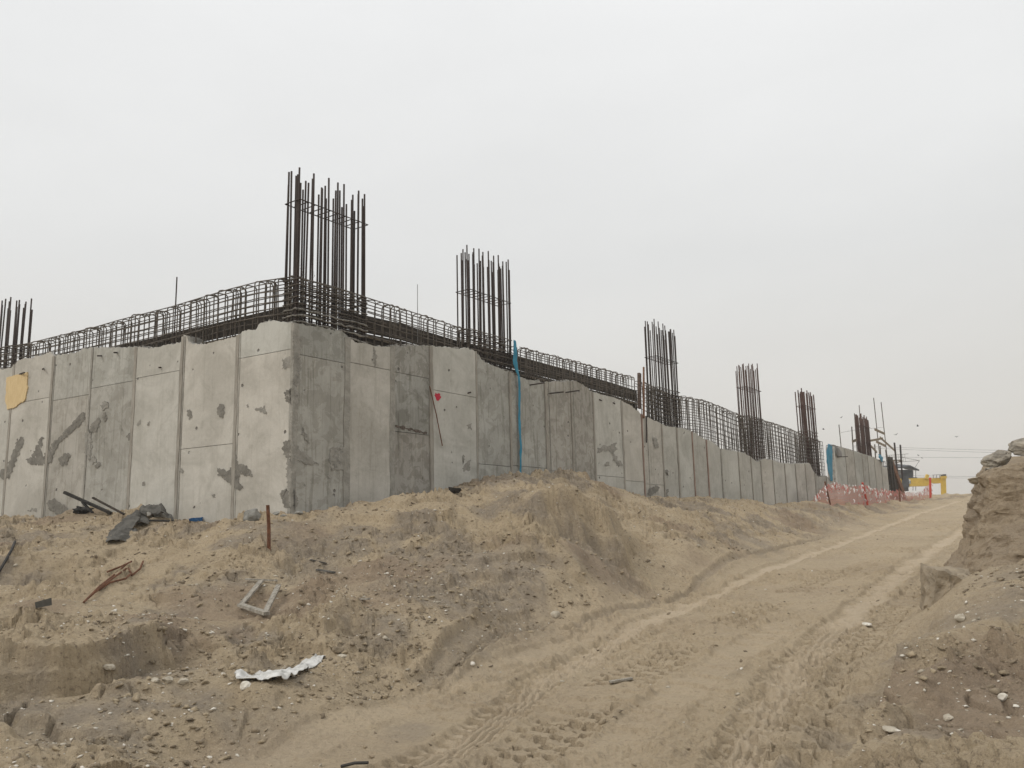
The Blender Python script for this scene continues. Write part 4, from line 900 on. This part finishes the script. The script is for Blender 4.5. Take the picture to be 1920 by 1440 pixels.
def bank_mesh():
    P = [Vector((a_, b_, 0)) for a_, b_ in BK]; seg = [(P[i + 1] - P[i]).length for i in range(len(P) - 1)]; T = sum(seg); nu, nv_ = 340, 100
    hf = patch_h([(p_.x, p_.y) for p_ in P], 1.0, 160)
    vs = np.array([0, .10, .22, .36, .50, .62, .70, .78, .88, 1.0]); mb = MB()
    for i in range(nu + 1):
        t = i / nu * T; k_ = 0
        while k_ < len(seg) - 1 and t > seg[k_]: t -= seg[k_]; k_ += 1
        f_ = t / seg[k_]; c = P[k_].lerp(P[k_ + 1], f_)
        d0 = (P[min(k_ + 1, len(P) - 1)] - P[max(k_ - 1, 0)]).normalized(); d1 = (P[min(k_ + 2, len(P) - 1)] - P[k_]).normalized(); d = d0.lerp(d1, f_).normalized(); out = Vector((-d.y, d.x, 0))
        g = hf(c.x + out.x * .8, c.y + out.y * .8); al = i / nu * T; e_ = min(1, (T - al) / 2.5)
        zt = g + (BTOP + .25 * min(1.6, max(0, c.x + .35 - 6.1)) - g) * e_ + .10 * mnoise.noise(Vector((al * .9, 4, 0))); hh = zt - g
        offs = np.array([1.25, .80, .48, .25, .10, .03, -.03, -.14, -.9, -2.4]); zs = np.array([g - .6, g - .06, g + .20 * hh, g + .42 * hh, g + .63 * hh, g + .82 * hh, g + .95 * hh, zt, zt + .06, zt - .05])
        for j in range(nv_ + 1):
            v_ = j / nv_; o__ = float(np.interp(v_, vs, offs)); z_ = float(np.interp(v_, vs, zs)); q = c + out * o__ + Vector((0, 0, z_))
            w_ = min(1, v_ * 6) * (1 if v_ < .75 else max(.25, 1 - (v_ - .75) * 5))
            n1 = mnoise.fractal(q * 2.0, 1, 2, 5); n2 = mnoise.ridged_multi_fractal(Vector((q.x * 1.6, q.y * 1.6, q.z * 6.5)), 1, 2.1, 4, 1, 2) - 1
            q = q + out * w_ * (.10 * n1 + .02 * n2 + .06 * (.5 - mnoise.voronoi(Vector((q.x, q.y, q.z * 1.5)) * 3.6)[0][0]) + .045 * (.5 - mnoise.voronoi(q * 9.0)[0][0]) + .04 * mnoise.fractal(q * 7.0, 1, 2, 4)) + Vector((0, 0, .03 * n1 + .02 * mnoise.noise(q * 9))); mb.v.append(tuple(q))
    for i in range(nu):
        for j in range(nv_): a_ = i * (nv_ + 1) + j; mb.f.append((a_, a_ + nv_ + 1, a_ + nv_ + 2, a_ + 1))
    o = mb.build('earth_bank', M['sand'], None, False); ca_ = o.data.color_attributes.new('mask', 'FLOAT_COLOR', 'POINT')
    arr = np.zeros((len(mb.v), 4), np.float32); arr[:, 3] = 0; arr[:, 1] = [.5 + .5 * mnoise.noise(Vector(v) * 1.7) for v in mb.v]; arr[:, 2] = .45; ca_.data.foreach_set('color', arr.ravel())
    o['kind'] = 'structure'; o['label'] = 'steep cut bank of brown earth at the right edge'; return o
bank_mesh()
for i, (x, y_, Y, dm, rt, lab, mt) in enumerate(((1869, 860, 11.9, (.19, .22, .095), (.1, -.38, .2), 'tilted grey rock slab on top of the cut bank, left one', 'rock'), (1925, 838, 11.9, (.26, .26, .12), (.1, -.3, .5), 'grey rock slab on top of the cut bank at the right edge', 'rock'),
        (1868, 886, 11.75, (.22, .25, .08), (0, .1, 0), 'dark lumpy rock layer under the slabs on the cut bank', 'rock'), (1910, 880, 11.7, (.2, .25, .08), (0, .1, .6), 'dark lumpy rock layer at the right edge under the slabs', 'rock'), (1846, 902, 11.7, (.20, .2, .055), (0, .12, .4), 'pale brown flat rock jutting out over the road', 'stone'))):
    rock('rock_slab', at_depth(x, y_, Y), dm, 90 + i, M[mt], lab, 'rock', rot=rt, sub=4, amp=.16, freq=1.9, cuts=8)

# ------------------------------------------------------------------ straps, posts at the wall
def wr(px, py, n): s_, z_ = wpt('R', px, py, n); return w2w('R', s_, n, z_)
tag(ribbon('blue_strap', [wr(965, 638, .06), wr(966, 660, .09), wr(966, 682, .09), wr(972, 704, .07), wr(974, 730, .06), wr(974, 775, .06), wr(975, 815, .06), wr(977, 840, .06), wr(976, 862, .06), wr(976, 900, .06)],
    [.05, .08, .085, .045, .038, .040, .045, .05, .035, .03], M['blue'], side=V3(DR), amp=.018, seed=5, nl=70, nw=8, freq=5), 'long blue plastic strap hanging down the wall', 'strap')
tag(ribbon('blue_sheet', [wr(1557, 833, .08), wr(1555, 850, .1), wr(1556, 870, .1), wr(1558, 890, .08), wr(1560, 902, .06)], [.36, .45, .44, .34, .12], M['blue'], side=V3(DR), amp=.03, seed=7, nl=30, nw=8, freq=3), 'blue plastic sheet hanging beside the far tall wall section', 'plastic sheet')
tag(ribbon('grey_loop', [wr(1557, 836, .12), wr(1564, 834, .14), wr(1570, 840, .14), wr(1574, 848, .13), wr(1574, 856, .1)], [.1, .2, .3, .4, .4], M['grey_steel'], side=V3(DR), amp=.01, seed=2, nl=24, nw=4), 'grey curled plastic flap beside the far blue sheet', 'plastic flap')
tag(ribbon('blue_rag', [wr(1649, 852, .05), wr(1652, 858, .1), wr(1654, 866, .08)], [.25, .5, .15], M['blue'], side=V3(DR), amp=.04, seed=3, nl=12, nw=5), 'small blue rag at the far end of the wall top', 'rag')
def post(px, pt, pb, w, n, mat, lab):
    a, b = wr(px, pb, n), wr(px, pt, n); tag(MB().beam(a, b, w, w * .6, up=V3(NR), jit=.006).build('wooden_post', mat), lab, 'post')
post(1199, 700, 766, .12, -.12, M['wood_dark'], 'thick dark brown wooden post standing in the bar cage')
post(1207, 688, 784, .062, .03, M['wood_red'], 'tall thin orange brown wooden post beside the third column')
a, b = wr(1212, 780, .05), wr(1212, 830, .05); tag(MB().tube([a, b], .02, 6).build('hanging_bar', M['rebar']), 'short black bar hanging on the wall below the wooden posts', 'bar')
a, b = wr(329, 660, 0), wr(330, 520, 0); sL0, zL0 = wpt('L', 328, 600, -.2); _, zt_ = wpt('L', 330, 520, -.2)
tag(MB().tube([w2w('L', sL0, -.2, zL0 - .9), w2w('L', sL0, -.2, zt_)], .014, 6).build('single_bar', M['rebar']), 'single bar standing alone above the left cage', 'bar')
sL0, zL0 = wpt('R', 783, 590, -.3); _, zt_ = wpt('R', 785, 534, -.3)
tag(MB().tube([w2w('R', sL0, -.3, zL0 - .6), w2w('R', sL0, -.3, zt_)], .007, 5).build('thin_stalk', M['grey_steel']), 'thin pale rod between the two nearest columns', 'rod')
# tie wire curls at the corner column
mb = MB(); q0 = w2w('R', .2, -.05, zR(560, 512))
for k_ in range(4):
    pts = []; ph = rnd.uniform(0, 6); rr0 = rnd.uniform(.05, .11); c_ = q0 + Vector((rnd.uniform(-.15, .15), 0, rnd.uniform(.0, .12)))
    for i in range(14): a_ = ph + i / 13 * rnd.uniform(3.5, 4.5); pts.append(c_ + Vector((math.cos(a_) * rr0, i * .006, math.sin(a_) * rr0)))
    mb.tube(pts, .0025, 4)
tag(mb.build('tie_wire', M['cage']), 'curled loose tie wire at the foot of the corner column bars', 'wire')

# ------------------------------------------------------------------ far end: formwork, scaffold, fence
fe2 = tag(empty('end_formwork', w2w('R', sFar1 + .05, 0, 0), WROT['R']), 'dark timber end formwork closing the far end of the wall', 'formwork')
z1f, z0f = zR(1660, 862), 2.0
for k_ in range(7):
    za = z0f + (z1f - z0f) * k_ / 7; MB().box(0, -.02 - .01 * (k_ % 2), za + .01, .95, .03, za + (z1f - z0f) / 7 - .01).build('formwork_board', M['shutter'] if k_ % 3 else M['tarp'], fe2)
for s_ in (.2, .75): MB().box(s_ - .06, -.16, z0f, s_ + .06, -.035, z1f + .2).build('upright', M['shutter'], fe2)
MB().beam((.95, -.05, z1f - .1), (2.9, -.3, z0f + .7), .12, .35).build('brace', M['wood_red'], fe2)
MB().beam((1.1, .1, z1f - .2), (2.7, -.1, z0f + .4), .12, .5).build('brace', M['shutter'], fe2)
MB().beam((.9, .0, z1f - .9), (2.4, -.1, z0f + .4), .08, 1.2).build('dark_net', M['shutter'], fe2)
sc_ = tag(empty('timber_scaffold', w2w('R', sFar1 - 4, -.8, 3.0), 0), 'spindly scaffold of poles and nailed boards above the far wall end', 'scaffold')
o_ = sc_.location.copy()
def sp(px, py, n=-.8): return wr(px, py, n) - o_
for (x0, y0, x1, y1, r_) in ((1573, 796, 1578, 848, .022), (1597, 800, 1600, 850, .03), (1602, 775, 1608, 858, .025), (1611, 760, 1617, 862, .022), (1638, 746, 1652, 880, .024), (1652, 754, 1666, 880, .024), (1640, 833, 1643, 880, .035), (1650, 836, 1653, 880, .035), (1661, 843, 1667, 900, .045)):
    MB().tube([sp(x0, y0), sp(x1, y1)], r_, 6).build('pole', M['cage'], sc_)
for (x0, y0, x1, y1, w) in ((1640, 805, 1658, 813, .09), (1643, 828, 1660, 836, .09), (1598, 828, 1608, 824, .09), (1628, 827, 1655, 822, .08), (1650, 820, 1679, 846, .08), (1629, 832, 1644, 848, .08)):
    MB().beam(sp(x0, y0, -.7), sp(x1, y1, -.7), .04, w * 1.5).build('board', M['wood'], sc_)
for (x0, y0, x1, y1) in ((1577, 811, 1605, 806), (1628, 804, 1657, 801)): MB().tube([sp(x0, y0), sp(x1, y1)], .008, 4).build('wire', M['cage'], sc_)
sc2 = tag(empty('access_scaffold', at_depth(1684, 905, 52), 0), 'pole scaffold with ledgers just past the end of the wall', 'scaffold'); o2 = sc2.location.copy()
for (x0, y0, x1, y1, r_) in ((1677, 830, 1686, 925, .05), (1688, 834, 1692, 900, .05)): MB().tube([at_depth(x0, y0, 52) - o2, at_depth(x1, y1, 52) - o2], r_, 6).build('pole', M['rebar'], sc2)
for (x0, y0, x1, y1) in ((1665, 863, 1690, 863), (1666, 877, 1684, 881), (1664, 872, 1692, 864), (1665, 863, 1678, 864)): MB().tube([at_depth(x0, y0, 52.1) - o2, at_depth(x1, y1, 52.1) - o2], .035, 5).build('ledger', M['wood'], sc2)
# red and white barrier fence
fx = [(1524, 938, 930), (1536, 942, 918), (1547, 942, 905), (1562, 943, 904), (1585, 944, 908), (1605, 944, 909), (1618, 944, 908), (1640, 944, 915), (1660, 943, 917), (1686, 942, 918), (1705, 941, 922), (1722, 940, 922), (1735, 940, 912), (1745, 940, 900)]
fl_ = [1.5, 1.5, 1.5, 1.5, 1.5, 1.5, 1.5, 1.5, 1.5, 1.4, 1.4, 1.4, 1.4, 1.4]
fb = [wr(x, yb, n) for (x, yb, yt), n in zip(fx, fl_)]; ft = [wr(x, yt, n) for (x, yb, yt), n in zip(fx, fl_)]
fen = tag(empty('barrier_fence', fb[2]), 'sagging red mesh barrier fence hung with red and white tape', 'fence'); fo = fb[2]
mn = NT('barrier_net'); vv = mn.coord('Object'); tr = mn.n('ShaderNodeBsdfTransparent'); ms = mn.n('ShaderNodeMixShader')
wvs = []
for ax in ('X', 'Z'):
    w_ = mn.n('ShaderNodeTexWave', wave_type='BANDS', bands_direction=ax); w_.inputs['Scale'].default_value = 5.0; w_.inputs['Distortion'].default_value = .6; mn.l(vv, w_.inputs['Vector']); wvs.append(w_.outputs['Fac'])
thr = mn.rng(mn.math('MAXIMUM', wvs[0], wvs[1]), .42, .82, .16, .72); mn.l(thr, ms.inputs[0]); mn.l(tr.outputs[0], ms.inputs[1]); mn.l(mn.b.outputs[0], ms.inputs[2]); mn.l(ms.outputs[0], mn.out.inputs[0])
mn.fin((.60, .30, .24), .7); M['net'] = mn.m
mb = MB(); nz_ = 6
for i in range(len(fb) - 1):
    for k_ in range(5):
        f_ = k_ / 5
        for j in range(nz_ + 1):
            b0, t0 = fb[i].lerp(fb[i + 1], f_) - Vector((0, 0, .25)), ft[i].lerp(ft[i + 1], f_); sag = Vector((0, 0, -.10 * math.sin(math.pi * f_)))
            q = b0.lerp(t0 + sag, j / nz_) - fo; q += NR * .10 * mnoise.noise(q * 1.3); mb.v.append(tuple(q))
nc = len(mb.v) // (nz_ + 1)
for i in range(nc - 1):
    for j in range(nz_): a_ = i * (nz_ + 1) + j; mb.f.append((a_, a_ + nz_ + 1, a_ + nz_ + 2, a_ + 1))
mb.build('net', M['net'], fen, True)
for x0, y0, x1, y1, r_ in ((1547, 903, 1557, 946, .03), (1617, 905, 1627, 948, .045), (1686, 916, 1688, 946, .035), (1744, 896, 1745, 944, .06)):
    MB().tube([wr(x0, y0, 1.55) - fo, wr(x1, y1, 1.55) - fo], r_, 6).build('post', M['red_post'] if x0 in (1617, 1744) else M['rust'], fen)
for mt, cnt, sd_ in ((M['tape_white'], 170, 1), (M['tape_red'], 150, 2)):
    r_ = random.Random(sd_); mb = MB()
    for _ in range(cnt):
        u = r_.random() * (len(fb) - 1.001); i = int(u); f_ = u - i; hgt = 1 - abs(r_.gauss(0, .28)) if r_.random() < .8 else r_.random()
        if r_.random() < .35 and (mnoise.noise(Vector((u * 1.1, 3, 0))) < -.05): continue
        q = (fb[i].lerp(fb[i + 1], f_)).lerp(ft[i].lerp(ft[i + 1], f_), max(.05, hgt)) - fo + NR * r_.uniform(.02, .12)
        d = Vector((r_.uniform(-.6, .6), r_.uniform(-.3, .3), -1)).normalized() * r_.uniform(.06, .17); w_ = Vector((r_.uniform(.5, 1), r_.uniform(-.5, .5), r_.uniform(-.3, .3))).normalized() * r_.uniform(.012, .026)
        b_ = len(mb.v); m_ = q + d * .5 + NR * .03
        mb.v += [tuple(t_) for t_ in (q - w_, q + w_, m_ + w_, m_ - w_, q + d + w_ * .7, q + d - w_ * .7)]; mb.f += [(b_, b_ + 1, b_ + 2, b_ + 3), (b_ + 3, b_ + 2, b_ + 4, b_ + 5)]
    o = mb.build('warning_tape', mt, fen); o['kind'] = 'stuff'

# ------------------------------------------------------------------ far plant: gantry crane, shed, boom, lines, birds
gc = tag(empty('gantry_crane', at_depth(1730, 925, 100)), 'yellow gantry crane beam and leg behind the top of the road', 'crane'); go = gc.location.copy()
def G(px, py, Y=120): return at_depth(px, py, Y - 20) - go
def gbox(name, x0, y0, x1, y1, Y0, Y1, mat, tilt=0): 
    a, b = G(x0, y1, Y0), G(x1, y0, Y0); o = MB().box(a.x, Y0 - 20 - go.y, a.z, b.x, Y1 - 20 - go.y, b.z).build(name, mat, gc); return o
gbox('main_beam', 1686, 896, 1741, 912, 120, 121.2, M['yellow']); gbox('main_beam', 1741.3, 896, 1766, 906, 120.1, 121.3, M['yellow'])
MB().beam(G(1768.5, 894), G(1769.5, 930), .28, .5).build('leg', M['yellow'], gc); MB().beam(G(1765, 895.5), G(1772, 895), .8, .3).build('leg_head', M['yellow'], gc)
MB().beam(G(1739, 890, 119.8), G(1736.5, 898, 119.8), .3, .3).build('trolley', M['yellow'], gc)
MB().box(*(G(1693, 914, 119.85)), *(G(1695, 895, 121))).build('splice_plate', M['dark_steel'], gc)
gbox('bogie', 1688, 912, 1703, 921, 120.2, 121, M['dark_steel']); gbox('lamp_box', 1769, 889, 1774, 897, 120, 120.6, M['dark_steel'])
MB().tube([G(1772, 897), G(1773.5, 925)], .06, 5).tube([G(1769.5, 897, 120.2), G(1771, 925, 120.2)], .04, 5).build('ladder', M['grey_steel'], gc)
mb = MB()
for x in (1750, 1756, 1762): mb.tube([G(x, 897), G(x, 890)], .035, 4)
mb.tube([G(1748, 890.5), G(1768, 890)], .035, 4); mb.build('handrail', M['grey_steel'], gc)
gbox('name_plate', 1696, 899, 1707, 907, 119.96, 120.0, M['white_paint'])
cu = bpy.data.curves.new('lettering', 'FONT'); cu.body = '25t'; cu.size = .52; cu.extrude = .01
to = bpy.data.objects.new('lettering', cu); COL.objects.link(to); dg = bpy.context.evaluated_depsgraph_get(); tme = bpy.data.meshes.new_from_object(to.evaluated_get(dg)); bpy.data.objects.remove(to)
tl = link('lettering', tme, M['text_blue'], gc); tl.location = G(1697, 906.3, 119.93); tl.rotation_euler = (math.pi / 2, 0, 0); tl['label'] = 'small blue lettering 25t on the beam'
sh = tag(empty('site_shed', at_depth(1695, 915, 115)), 'dark grey container shed under a pitched metal canopy roof', 'shed'); go2 = sh.location.copy()
def G2(px, py, Y=105): return at_depth(px, py, Y + 10) - go2
a, b = G2(1682, 905), G2(1711, 880.5); MB().box(a.x, 0, a.z, b.x, 2.4, b.z).build('container', M['dark_steel'], sh)
a, b = G2(1684, 890, 104.96), G2(1688.5, 883, 104.96); MB().box(a.x, -.04, a.z, b.x, -.005, b.z).build('door', M['grey_steel'], sh)
for i in range(9):
    x = 1690 + i * 2.3; a, b = G2(x, 904, 104.95), G2(x + .9, 881.5, 104.95); MB().box(a.x, -.03, a.z, b.x, -.004, b.z).build('rib', M['dark_steel'], sh)
R0, R1, R2 = G2(1668, 873.5), G2(1702, 868), G2(1719, 876)
mb = MB(); dpt = Vector((0, 3.4, .15)); th = Vector((0, 0, -.18)); fr_ = Vector((0, -.6, -.35))
mb.v = [tuple(t_) for t_ in (R0 + fr_, R1 + fr_, R2 + fr_, R0 + dpt, R1 + dpt, R2 + dpt, R0 + fr_ + th, R1 + fr_ + th, R2 + fr_ + th, R0 + dpt + th, R1 + dpt + th, R2 + dpt + th)]
mb.f = [(0, 1, 4, 3), (1, 2, 5, 4), (9, 10, 7, 6), (10, 11, 8, 7), (6, 7, 1, 0), (7, 8, 2, 1), (3, 4, 10, 9), (4, 5, 11, 10), (0, 3, 9, 6), (2, 8, 11, 5)]; mb.build('roof', M['dark_steel'], sh)
for x, t_ in ((1717, 877), (1712, 878), (1683, 876)): MB().tube([G2(x, t_), G2(x, 920)], .045, 5).build('post', M['grey_steel'], sh)
MB().tube([G2(1680, 897), G2(1719, 896)], .1, 5).build('deck_edge', M['dark_steel'], sh)
lb = tag(empty('lattice_boom', at_depth(1690, 925, 160)), 'faint lattice boom frame above the canopy roof', 'crane'); go3 = lb.location.copy()
def G3(px, py, Y=160): return at_depth(px, py, Y) - go3
for L in (((1662, 854), (1703, 851)), ((1666, 857), (1688, 857), (1724, 863.5)), ((1672, 869), (1690, 866), (1724, 863.5)), ((1664, 866), (1680, 866))): MB().tube([G3(*p) for p in L], .055, 4).build('chord', M['grey_steel'], lb)
for i in range(9): MB().tube([G3(1664 + i * 4, 854 - i * .3), G3(1666 + i * 4, 866)], .03, 4).build('lacing', M['grey_steel'], lb)
for L in (((1724, 863.5), (1716, 876)), ((1690, 857), (1690, 925))): MB().tube([G3(*p) for p in L], .05, 4).build('stay', M['grey_steel'], lb)
for i, (y0, y1, ym) in enumerate(((836, 846, 842), (838, 850, 846), (856, 858, 858), (893, 897, 896), (889, 893, 893))):
    A0, B0, C0 = at_depth(1600, y0, 230), at_depth(1960, y1, 210), at_depth(1780, ym, 220); pts = [(A0 * ((1 - t_) * (1 - 2 * t_)) + C0 * (4 * t_ * (1 - t_)) + B0 * (t_ * (2 * t_ - 1))) for t_ in [k_ / 16 for k_ in range(17)]]
    tag(MB().tube(pts, .045, 4).build('power_line', M['grey_steel']), 'thin overhead line in the hazy sky at right, ' + ('topmost', 'second from top', 'third from top', 'lowest', 'second from bottom')[i], 'cable', 'overhead lines')
bmv = MB()
bmv.v = [(-.02, -.05, 0), (.02, -.05, 0), (.025, .04, 0), (-.025, .04, 0), (0, -.09, .0), (0, .1, .01), (0, 0, .03), (0, 0, -.03), (-.13, -.01, .05), (-.12, .05, .05), (.13, -.01, .05), (.12, .05, .05)]
bmv.f = [(4, 1, 6), (1, 2, 6), (2, 5, 6), (5, 3, 6), (3, 0, 6), (0, 4, 6), (4, 7, 1), (1, 7, 2), (2, 7, 5), (5, 7, 3), (3, 7, 0), (0, 7, 4), (0, 8, 9, 3), (1, 2, 11, 10)]
bird_me = bmv.mesh('bird'); bird_me.materials.append(M['black'])
for i, (x, y_) in enumerate(((1577, 783), (1544, 805), (1680, 815), (1721, 799), (1794, 819), (1729, 859), (1722, 854))):
    o = link('bird', bird_me); o.location = at_depth(x, y_, 75 if i < 5 else 95); o.scale = (1.35,) * 3; o.rotation_euler = (.2, .3 * (i % 3 - 1), i * 1.3)
    tag(o, 'tiny dark bird in the pale sky ' + ('left of the farthest column bars, upper', 'left of the farthest column bars, lower', 'right of the tall scaffold poles', 'highest on the right side', 'farthest right', 'low above the canopy roof, lower', 'low above the canopy roof, upper')[i], 'bird', 'birds in the far sky')

for o in [o for o in bpy.data.objects if o.parent is not None]:
    n_ = o.name.split('.')[0]; par = {'name_plate': 'main_beam', 'lettering': 'main_beam', 'splice_plate': 'main_beam', 'handrail': 'main_beam', 'ladder': 'leg', 'door': 'container', 'rib': 'container', 'deck_edge': 'container', 'warning_tape': 'net'}.get(n_)
    if par:
        host = [c for c in o.parent.children if c.name.split('.')[0] == par]
        if host: o.parent = host[0]
# ------------------------------------------------------------------ loose pebbles and clods
def scatter(name, n, mat, sizes, seed, label, flat=.7, dens=None, clus=.5):
    r = np.random.RandomState(seed); bm = bmesh.new(); bmesh.ops.create_icosphere(bm, subdivisions=1, radius=1); bv = np.array([v.co[:] for v in bm.verts]); bf = np.array([[v.index for v in f.verts] for f in bm.faces]); bm.free()
    pts = []; X = []; Y = []
    while len(X) < n:
        az_ = np.radians(r.uniform(-36, 44, n)); d_ = 4.6 + 28 * r.rand(n) ** 1.3; x = d_ * np.sin(az_); y = d_ * np.cos(az_)
        dl, _, _ = pline(x, y, ROADL); db, _, _ = pline(x, y, BE)
        onroad = (dl < .1) & (db > -.1)
        q = (x - CORNER.x) * NR.x + (y - CORNER.y) * NR.y; q2 = (x - CORNER.x) * NL.x + (y - CORNER.y) * NL.y
        w = np.where(onroad, .035, 1.0) * sstep(-clus, .45, fbm(x, y, .8, 3, 200 + seed)) * np.clip(13 / np.hypot(x, y), .3, 1.0) * sstep(3.5, 9.5, np.hypot(x, y))
        k_ = (r.rand(n) < w) & ((q > .05) | (q2 > .05)); X += list(x[k_]); Y += list(y[k_])
    X = np.array(X[:n]); Y = np.array(Y[:n]); Z = terrain(X, Y)
    s = sizes[0] * (sizes[1] / sizes[0]) ** (r.rand(n) ** 2.2)
    ang = r.rand(n) * 6.28; V = bv[None] * (1 + .30 * r.randn(n, len(bv), 1)) * (1 + .18 * r.randn(n, len(bv), 3)) * s[:, None, None] * np.stack([1 + .5 * r.rand(n), np.ones(n), flat * (.6 + .6 * r.rand(n))], -1)[:, None]
    c_, s_ = np.cos(ang)[:, None], np.sin(ang)[:, None]; x_ = V[..., 0] * c_ - V[..., 1] * s_; y_ = V[..., 0] * s_ + V[..., 1] * c_; tl_ = r.uniform(-.4, .4, n)[:, None]
    V = np.stack([x_, y_, V[..., 2] + x_ * tl_], -1) + np.stack([X, Y, Z + s * flat * .25], -1)[:, None]
    F_ = (bf[None] + (np.arange(n) * len(bv))[:, None, None]).reshape(-1, 3)
    me_ = bpy.data.meshes.new(name); V = V.reshape(-1, 3); me_.vertices.add(len(V)); me_.vertices.foreach_set('co', V.ravel()); me_.loops.add(F_.size); me_.loops.foreach_set('vertex_index', F_.ravel().astype(np.int32))
    me_.polygons.add(len(F_)); me_.polygons.foreach_set('loop_start', (np.arange(len(F_)) * 3).astype(np.int32)); me_.update(calc_edges=True)
    o = link(name, me_, mat); o['kind'] = 'stuff'; o['label'] = label; o['category'] = 'gravel'; return o
scatter('white_pebbles', 3000, M['shell'], (.005, .020), 1, 'white shell chips and pebbles strewn over the sand slopes')
scatter('pale_pebbles', 1800, M['stone'], (.006, .024), 2, 'pale brown pebbles strewn over the sand slopes')
scatter('earth_clods', 6500, M['clod'], (.006, .030), 3, 'crumbly dark earth clods strewn over the sand slopes', .75)
scatter('sand_lumps', 6500, M['lump'], (.007, .036), 4, 'small brown sand lumps strewn over the slopes', .65)

# ------------------------------------------------------------------ air
hz = MB().box(-420, -60, -4, 480, 420, 24).mesh('haze'); ho = link('haze', hz); ho['kind'] = 'stuff'; ho['label'] = 'pale dusty haze in the air'; ho['category'] = 'haze'
hm = bpy.data.materials.new('haze'); hm.use_nodes = True; ht = hm.node_tree; ht.nodes.clear(); ho_ = ht.nodes.new('ShaderNodeOutputMaterial'); pv = ht.nodes.new('ShaderNodeVolumePrincipled')
pv.inputs['Color'].default_value = (.93, .91, .88, 1); pv.inputs['Density'].default_value = .0013; ht.links.new(pv.outputs[0], ho_.inputs['Volume']); hz.materials.append(hm)
